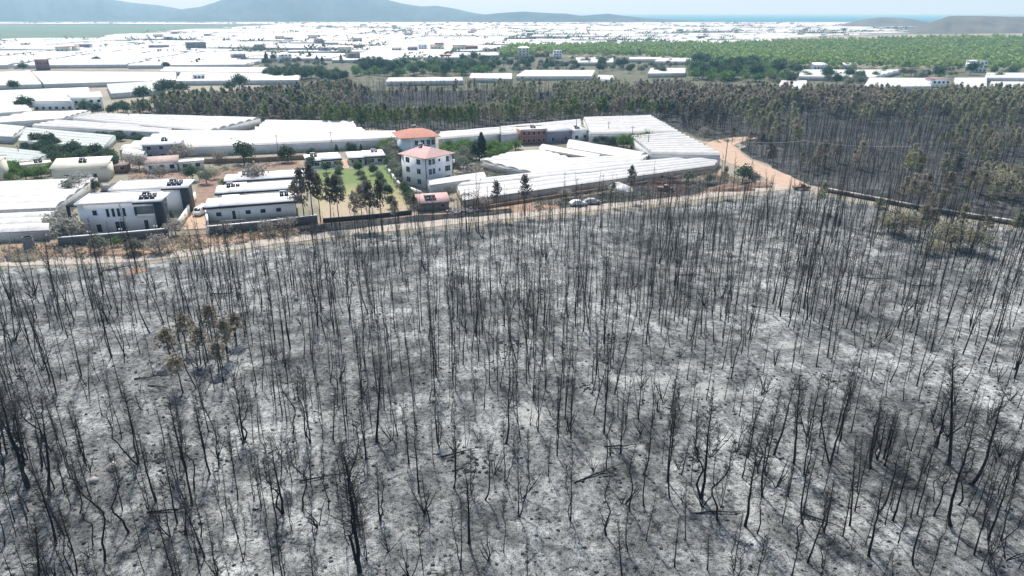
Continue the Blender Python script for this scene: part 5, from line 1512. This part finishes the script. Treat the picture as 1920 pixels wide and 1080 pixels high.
house('cream building cut by the left edge of the picture', (-60, 350), (8, 345), 8, 6.5, 'flat', 'cream', 'roofwhite', 2, 3)
house('brown brick lean-to behind the cream house', (206, 326), (240, 324), 5, 2.4, 'shed', 'brick', 'tile_dull', 1, 2, .5)
house('long brick house with red lower wall and white upper storey', (978, 272), (1024, 270), 8, 5.2, 'flat', 'brick', 'roofwhite', 2, 5, solar=True)
house('lilac-grey long wing right of the brick house', (1025, 270), (1072, 266), 8, 4.4, 'shed', 'violet', 'steel', 1, 2, .8)
house('white hut between the lilac wing and the serrated greenhouse', (1073, 266), (1104, 263), 8, 3.8, 'shed', 'white', 'steel', 1, 2, .6, solar=True)
house('white farmhouse row with flat roofs left of the brown wood', (65, 209), (138, 208), 10, 4.5, 'flat', 'white', 'roofwhite', 1, 6)
house('tall white end block of the farmhouse row', (140, 211), (196, 207), 12, 6.5, 'gable', 'white', 'roofwhite', 2, 4, 2.0)
VH = [(528, 118, 548, 117, 'blue-white village house among dark trees', 'white', 'roofwhite', 'hip', 3, 8), (658, 117, 676, 116, 'grey village house right of the pointed trees', 'grey', 'tile_dull', 'flat', 3, 8), (440, 116, 462, 115, 'blue-grey house among the trees in the left village', 'violet', 'roofwhite', 'flat', 2, 7),
      (365, 158, 386, 157, 'small white house with roof terrace by the dark trees', 'white', 'roofwhite', 'flat', 2, 6), (70, 132, 95, 131, 'brown unfinished house on the white plain far left', 'brick', 'tile_dull', 'flat', 2, 8),
      (282, 95, 318, 94, 'long pinkish house block in the left distance', 'violet', 'roofwhite', 'flat', 2, 6), (352, 96, 388, 95, 'grey apartment block in the left distance', 'grey', 'grey', 'flat', 3, 10), (972, 110, 992, 110, 'tower-like house with white roof by the far pine belt', 'cream', 'roofwhite', 'hip', 4, 11),
      (1038, 110, 1053, 110, 'white cube house left of the far greenhouses', 'white', 'roofwhite', 'flat', 3, 8), (1000, 107, 1030, 106, 'red-roofed low house beside the tower-like house', 'brick', 'tile', 'hip', 1, 4), (1130, 104, 1146, 104, 'small house with white roof under the pine belt', 'cream', 'roofwhite', 'hip', 2, 6),
      (1222, 107, 1236, 107, 'small grey house under the pine belt', 'grey', 'roofwhite', 'flat', 2, 6), (1745, 170, 1778, 170, 'pale blue house with red roof edge above the scorched scrub', 'white', 'tile', 'flat', 2, 7), (1820, 136, 1848, 136, 'white tower house at the edge of the pine hill', 'white', 'roofwhite', 'flat', 3, 9),
      (1762, 132, 1790, 132, 'low white-roofed house left of the tower house', 'cream', 'roofwhite', 'gable', 1, 4), (1525, 131, 1550, 131, 'long low white shed above the right-hand greenhouse', 'white', 'roofwhite', 'gable', 1, 4), (1582, 131, 1606, 131, 'low white-roofed shed right of the long one', 'cream', 'roofwhite', 'gable', 1, 4), (1600, 152, 1616, 152, 'brown flat house between the right-hand greenhouses', 'brick', 'tile_dull', 'flat', 1, 4),
      (735, 100, 752, 100, 'pale house in the central village row', 'cream', 'roofwhite', 'flat', 2, 6), (765, 100, 782, 100, 'blue-grey house in the central village row', 'violet', 'roofwhite', 'flat', 2, 7), (785, 97, 800, 97, 'white house at the right end of the central village row', 'white', 'roofwhite', 'flat', 3, 8), (862, 98, 896, 97, 'long brick house in the central village', 'brick', 'tile_dull', 'hip', 2, 7),
      (905, 112, 935, 111, 'grey house beside the pink yard', 'grey', 'roofwhite', 'shed', 1, 4), (825, 112, 845, 112, 'pink house left of the pink yard', 'brick', 'tile_pink', 'hip', 1, 5), (905, 101, 918, 101, 'small white house behind the grey one', 'white', 'tile', 'hip', 2, 6)]
for (x0, y0, x1, y1, lab, wl, rm, rf, st, H) in VH:
    house(lab, (x0, y0), (x1, y1), 9, H, rf, wl, rm, st, 4 if x1 - x0 > 24 else 3, 1.6)
# farmhouses dotted over the far plain
fh = random.Random(9)
fm = []
for k in range(3):
    a = Acc(); w = 9 + 3 * k; a.box(-w / 2, w / 2, -5, 5, 0, 5 + 1.5 * k, 0); a.box(-w / 2 - .4, w / 2 + .4, -5.4, 5.4, 5.01 + 1.5 * k, 5.5 + 1.5 * k, 1)
    for s in range(1 + (k > 0)):
        for j in range(3): a.box(-w / 2 + w * (j + .35) / 3, -w / 2 + w * (j + .65) / 3, -5.03, -4.98, 1.2 + 3 * s, 2.6 + 3 * s, 2)
    fm.append(a.mesh('farmhouse', [M[['white', 'violet', 'cream'][k]], M[['roofwhite', 'tile_dull', 'tile'][k]], M['glass']]))
cnt = 0
for _ in range(4000):
    if cnt >= 110: break
    px, py = fh.uniform(-20, 1640), 44 + 60 * fh.random() ** 1.6
    if not far_ok(px, py): continue
    p = G(px, py)
    o = place('farmhouse', fm[fh.randrange(3)]); o.location = (p.x, p.y, 0); o.rotation_euler = (0, 0, fh.uniform(-.4, .4)); cnt += 1
    side = 'left' if px < 640 else ('middle' if px < 1280 else 'right'); fr = 'near' if py > 70 else 'far'
    tag(o, 'tiny %s farmhouse between greenhouses on the plain, %s part' % (fr, side), 'house', 'farmhouses on the plain, %s %s' % (fr, side))

# ------------------------------------------------------------------ walls, gate, tank, vehicles, poles
def wall_line(label, pts, h, th=.3, mat='greywall', cop='white', name='boundary_wall', seg=None, lamps=False):
    A = G(*pts[0]); root = thing(name, label, 'wall', A)
    for (p, q) in zip(pts, pts[1:]):
        a, b = G(*p) - A, G(*q) - A
        L = (b - a).length; n = max(1, int(L / (seg or 1e9)))
        for k in range(n):
            u, v = a.lerp(b, k / n), a.lerp(b, (k + 1) / n)
            ac = Acc(); wall_panel(ac, u, v, h, th, 0, -.2); ac.build('panel', M[mat], root)
            if cop:
                ac = Acc(); wall_panel(ac, u, v, h + .14, th + (.14 if name != 'stone_wall' else .7), 0, h + .003); ac.build('coping', M[cop], root)
    return root
wall_line('grey boundary wall with white coping in front of the villa', [(112, 463), (210, 455), (318, 445)], 2.0, seg=6)
wall_line('grey boundary wall with white coping in front of the row houses', [(394, 441), (490, 432), (596, 419)], 2.0, seg=6)
wall_line('dark garden wall at the foot of the lawn', [(606, 418), (700, 410), (772, 402)], 1.1, mat='stone_dark', cop=None, seg=8)
wall_line('white side wall between driveway and villa', [(336, 431), (352, 407), (368, 374)], 1.9, mat='cream', cop='white', seg=7)
wall_line('white gate pillar wall right of the driveway', [(392, 432), (389, 412)], 2.2, mat='white', cop='white')
wall_line('beige garden wall behind the villas', [(190, 358), (268, 354), (352, 350)], 1.6, mat='cream', cop=None, seg=8)
wall_line('long beige yard wall below the very long greenhouse', [(372, 307), (470, 305), (572, 299)], 1.6, mat='tan', cop=None, seg=8)
wall_line('white-edged garden wall between lawn and the pink-roofed house', [(724, 318), (750, 352), (790, 368)], 1.2, mat='cream', cop='white', seg=6)
wall_line('low stone wall with pale top running along the black forest to the right edge', [(1550, 360), (1640, 377), (1720, 393), (1800, 406), (1850, 414), (1935, 427), (2080, 450)], 1.0, .5, mat='greywall', cop='stone_pale', seg=5, name='stone_wall')
wall_line('sloping earth-grey retaining wall under the road greenhouses', [(880, 396), (1000, 378), (1180, 350), (1340, 324)], .9, mat='tan', cop=None, seg=9, name='retaining_wall')
# gate
gA, gB = G(322, 445), G(392, 441)
gt = thing('gate', 'dark metal sliding gate across the driveway', 'gate', gA, math.atan2(gB.y - gA.y, gB.x - gA.x))
gl = (gB - gA).length
pbox('rail', gt, 'anthracite', .2, gl - .2, -.05, .05, 1.5, 1.6); pbox('rail', gt, 'anthracite', .2, gl - .2, -.05, .05, .15, .25)
for k in range(int(gl / .28)):
    pbox('bar', gt, 'anthracite', .25 + k * .28, .25 + k * .28 + .05, -.02, .02, .25, 1.5)
for k in (0, 1):
    pbox('gate_post', gt, 'white', -.1 if k == 0 else gl - .3, .3 if k == 0 else gl + .1, -.2, .2, 0, 2.2)
# lamps on the wall
for (px, py, lab) in [(172, 458, 'leftmost'), (231, 453, 'middle'), (296, 447, 'rightmost')]:
    p = G(px, py)
    l_ = thing('wall_lamp', '%s twin-globe white lamp on the villa boundary wall' % lab, 'lamp', (p.x, p.y, 2.15))
    a = Acc(); V, F = tube([(0, 0, 0), (0, 0, .45)], [.05, .04], 6); a.add(V, F); a.build('post', M['anthracite'], l_)
    a = Acc(); a.box(-.3, .3, -.03, .03, .42, .48); a.build('arm', M['anthracite'], l_)
    for s in (-1, 1):
        a = Acc(); V, F = tube([(s * .28, 0, .48), (s * .28, 0, .56), (s * .28, 0, .68), (s * .28, 0, .8), (s * .28, 0, .86)], [.06, .15, .18, .13, .02], 8); a.add(V, F); a.build('globe', M['white'], l_, True)
# concrete ring tank
p = G(57, 467); tk = thing('water_tank', 'round grey concrete tank beside the torn greenhouse', 'tank', (p.x, p.y, 0))
a = Acc(); V, F = tube([(0, 0, -.1), (0, 0, 1.3), (0, 0, 2.7), (0, 0, 2.7), (0, 0, 1.2)], [1.12, 1.02, .95, .80, .80], 24); a.add(V, F); a.add(V[-24:], [list(range(24))]); a.build('shell', M['grey'], tk)
a = Acc(); V, F = tube([(0, 0, 2.52), (0, 0, 2.72)], [.99, .99], 24); a.add(V, F); V2, F2 = tube([(0, 0, 2.72), (0, 0, 2.721)], [.99, .78], 24); a.add(V2, F2); a.build('rim', M['greywall'], tk)
# vehicles
def car(label, px, py, rz, paint='carwhite', kind='car', name='car'):
    p = G(px, py); root = thing(name, label, kind if kind != 'suv' else 'car', (p.x, p.y, .09), rz)
    L, Wd = (4.9, 1.95) if kind == 'van' else (4.3, 1.75)
    if kind == 'van': pr = [(-2.45, .35), (2.45, .35), (2.45, .95), (1.9, 1.15), (1.35, 1.95), (-2.4, 2.0), (-2.45, 1.0)]
    elif kind == 'pickup': pr = [(-2.3, .4), (2.2, .4), (2.2, .95), (1.1, 1.05), (.6, 1.65), (-.5, 1.68), (-.6, 1.0), (-2.3, 1.0)]
    else: pr = [(-2.15, .35), (2.15, .35), (2.1, .8), (1.2, .95), (.55, 1.45), (-1.1, 1.5), (-1.9, 1.0), (-2.15, .9)]
    a = Acc(); n = len(pr); ins = .12
    V = []
    for s in (-1, 1):
        for (x, z) in pr: V.append((x, s * (Wd / 2 - (ins if z > 1.1 else 0)), z))
    a.add(V, [(k, (k + 1) % n, n + (k + 1) % n, n + k) for k in range(n)]); a.add(V, [list(range(n))[::-1]]); a.add(V, [list(range(n, 2 * n))])
    a.build('body', M[paint], root)
    top = max(z for x, z in pr)
    for s in (-1, 1):
        a = Acc(); yy = s * (Wd / 2 - ins + .02)
        q = [(-1.0, 1.02 if kind != 'van' else 1.2), (.75, 1.02 if kind != 'van' else 1.2), (.45, top - .12), (-.9, top - .12)] if kind != 'pickup' else [(-.4, 1.05), (.8, 1.05), (.5, 1.55), (-.4, 1.57)]
        P = [(x, yy + s * (.06 if z < 1.25 else 0), z) for x, z in q]
        a.add(P + [(x, y - s * .1, z) for x, y, z in P], [(0, 1, 2, 3), (4, 7, 6, 5), (0, 4, 5, 1), (1, 5, 6, 2), (2, 6, 7, 3), (3, 7, 4, 0)]); a.build('side_window', M['glass'], root)
    i = 2 if kind != 'pickup' else 3
    (xa, za), (xb, zb) = (pr[3], pr[4])
    a = Acc(); u0, u1 = .12, .9
    f = lambda t: (xa + (xb - xa) * t + .02, za + (zb - za) * t + .02)
    (x0, z0), (x1, z1) = f(u0), f(u1)
    P = [(x0, -Wd / 2 + .2, z0), (x0, Wd / 2 - .2, z0), (x1, Wd / 2 - .26, z1), (x1, -Wd / 2 + .26, z1)]
    a.add(P + [(x - .06, y, z - .06) for x, y, z in P], [(0, 1, 2, 3), (7, 6, 5, 4), (0, 4, 5, 1), (1, 5, 6, 2), (2, 6, 7, 3), (3, 7, 4, 0)]); a.build('windscreen', M['glass'], root)
    for sx in (-1, 1):
        for sy in (-1, 1):
            a = Acc(); V, F = tube([(sx * L * .31, sy * (Wd / 2 - .22), .33), (sx * L * .31, sy * (Wd / 2 + .01), .33)], [.33, .33], 14); a.add(V, F); a.add(V[:14], [list(range(14))]); a.add(V[14:], [list(range(14))[::-1]])
            w_ = a.build('wheel', M['tyre'], root)
            a = Acc(); V, F = tube([(sx * L * .31, sy * (Wd / 2 + .012), .33), (sx * L * .31, sy * (Wd / 2 + .03), .33)], [.19, .19], 10); a.add(V, F); a.add(V[10:], [list(range(10))]); a.build('rim', M['steel'], w_)
    for sy in (-1, 1):
        a = Acc(); xx = pr[1][0]; a.box(xx + .003, xx + .05, sy * Wd * .36 - .18, sy * Wd * .36 + .18, .62, .8); a.build('headlight', M['frame'], root)
    return root
car('white van parked on the driveway behind the gate', 378, 402, rad(-95), 'carwhite', 'van', 'van')
car('soot-stained white car parked on the yard beside the road', 1084, 386, rad(12), 'carwhite')
car('grey burnt car right of the white one on the yard', 1110, 383, rad(5), 'carsoot')
car('dark pickup left in the dark red pit', 1248, 358, rad(-20), 'rust', 'pickup', 'pickup')
car('dark red pickup at the road end by the stone wall', 1502, 356, rad(0), 'rust', 'pickup', 'pickup')
car('small white car at the corner of the broad middle greenhouse', 913, 305, rad(10), 'carwhite')
# pale rubble heap and film scraps by the shed
a = Acc()
for k in range(160):
    p = G(RD.gauss(868, 18), RD.gauss(396, 3)); V, F = rock_geo(NR, RD.uniform(.15, .5)); a.add(V + np.array([p.x, p.y, RD.uniform(.1, .5)]), F)
tag(a.build('rubble_heap', M['stone_pale']), 'pale heap of rubble and sheeting right of the pink shed', 'rubble', kind='stuff')
def heap(label, px, py, w, d, h, mat, name='heap', seed=1):
    p = G(px, py); rng = np.random.default_rng(seed); n = 18
    xs = np.linspace(-1, 1, n); X, Y = np.meshgrid(xs, xs)
    Z = np.clip(1 - X ** 2 - Y ** 2, 0, 1) ** .8 * h * (1 + .25 * np.sin(4 * X + 2) * np.sin(5 * Y)) + rng.normal(0, .05, X.shape) * h - .05
    a = Acc(); idx = np.arange(n * n).reshape(n, n)
    a.add(np.stack([X * w / 2, Y * d / 2, Z], -1).reshape(-1, 3), np.stack([idx[:-1, :-1], idx[:-1, 1:], idx[1:, 1:], idx[1:, :-1]], -1).reshape(-1, 4))
    tag(a.build(name, M[mat], loc=(p.x, p.y, 0.02), smooth=True), label, 'heap')
heap('pale heap of crumpled film beside the dark roadside pine', 1160, 356, 8, 6, 1.8, 'torn', seed=3)
heap('red earth heap beside the pink track', 1370, 356, 14, 5, 1.4, 'red', seed=4)
heap('second red earth heap nearer the track junction', 1420, 350, 9, 4, 1.0, 'red', seed=5)
heap('dark earth bank above the red pit', 1240, 344, 16, 4, 1.2, 'maroon', seed=6)
heap('brown scrap heap in front of the torn greenhouse', 45, 487, 7, 4, .9, 'scrub', seed=7)
heap('tan earth bank in front of the villa wall', 230, 476, 16, 4, .8, 'tan', seed=8)
heap('small bare earth mound beside the dirt road', 255, 512, 5, 4, .8, 'tan', seed=9)
# poles and wires
POLES = [(1357, 328, 11, 'tall timber power pole at the bend of the pink track'), (1140, 262, 7, 'timber pole in the garden plot'), (1184, 278, 8, 'timber pole right of the garden plot'), (1214, 290, 7, 'thin pole in front of the serrated greenhouse'), (938, 268, 8, 'pale pole left of the brick house'), (1080, 262, 10, 'power pole behind the lilac wing'),
         (522, 290, 7, 'thin pole before the very long greenhouse'), (623, 283, 7, 'thin pole right on the very long greenhouse front'), (1500, 315, 9, 'power pole among the black trunks'), (39, 300, 5, 'leaning pole on the grey net greenhouse')]
tops = {}
for k, (px, py, h, lab) in enumerate(POLES):
    p = G(px, py); q = thing('power_pole', lab, 'pole', (p.x, p.y, 0))
    a = Acc(); V, F = tube([(0, 0, -.3), (0, 0, h * .5), (0, 0, h)], [.15, .13, .10], 8); a.add(V, F); a.build('post', M['wood'], q)
    pbox('crossarm', q, 'wood', -.8, .8, -.06, .06, h - .6, h - .48)
    for s in (-.7, 0.02, .7):
        a = Acc(); V, F = tube([(s, 0, h - .478), (s, 0, h - .3)], [.05, .04], 6); a.add(V, F); a.build('insulator', M['steel'], q)
    tops[k] = Vector((p.x, p.y, h - .3))
def wire(label, A, B, sag=.8):
    n = 14; t = np.linspace(0, 1, n)[:, None]
    for off in (-.7, .7):
        pass
    P = np.array(A)[None] * (1 - t) + np.array(B)[None] * t; P[:, 2] -= sag * 4 * (t * (1 - t))[:, 0]
    a = Acc(); V, F = tube(P, np.full(n, .02), 4); a.add(V, F)
    tag(a.build('wire', M['steel']), label, 'wire')
far_end = G(1700, 330); far_end.z = 9
wire('upper power line crossing the black forest from the bend pole', tops[0] + Vector((-.7, 0, 0)), tops[8] + Vector((-.7, 0, 0)))
wire('lower power line crossing the black forest from the bend pole', tops[0] + Vector((.7, 0, -.1)), tops[8] + Vector((.7, 0, 0)))
wire('power line running from the forest pole into the trees', tops[8], far_end)
wire('power line between the brick house poles', tops[4], tops[5])
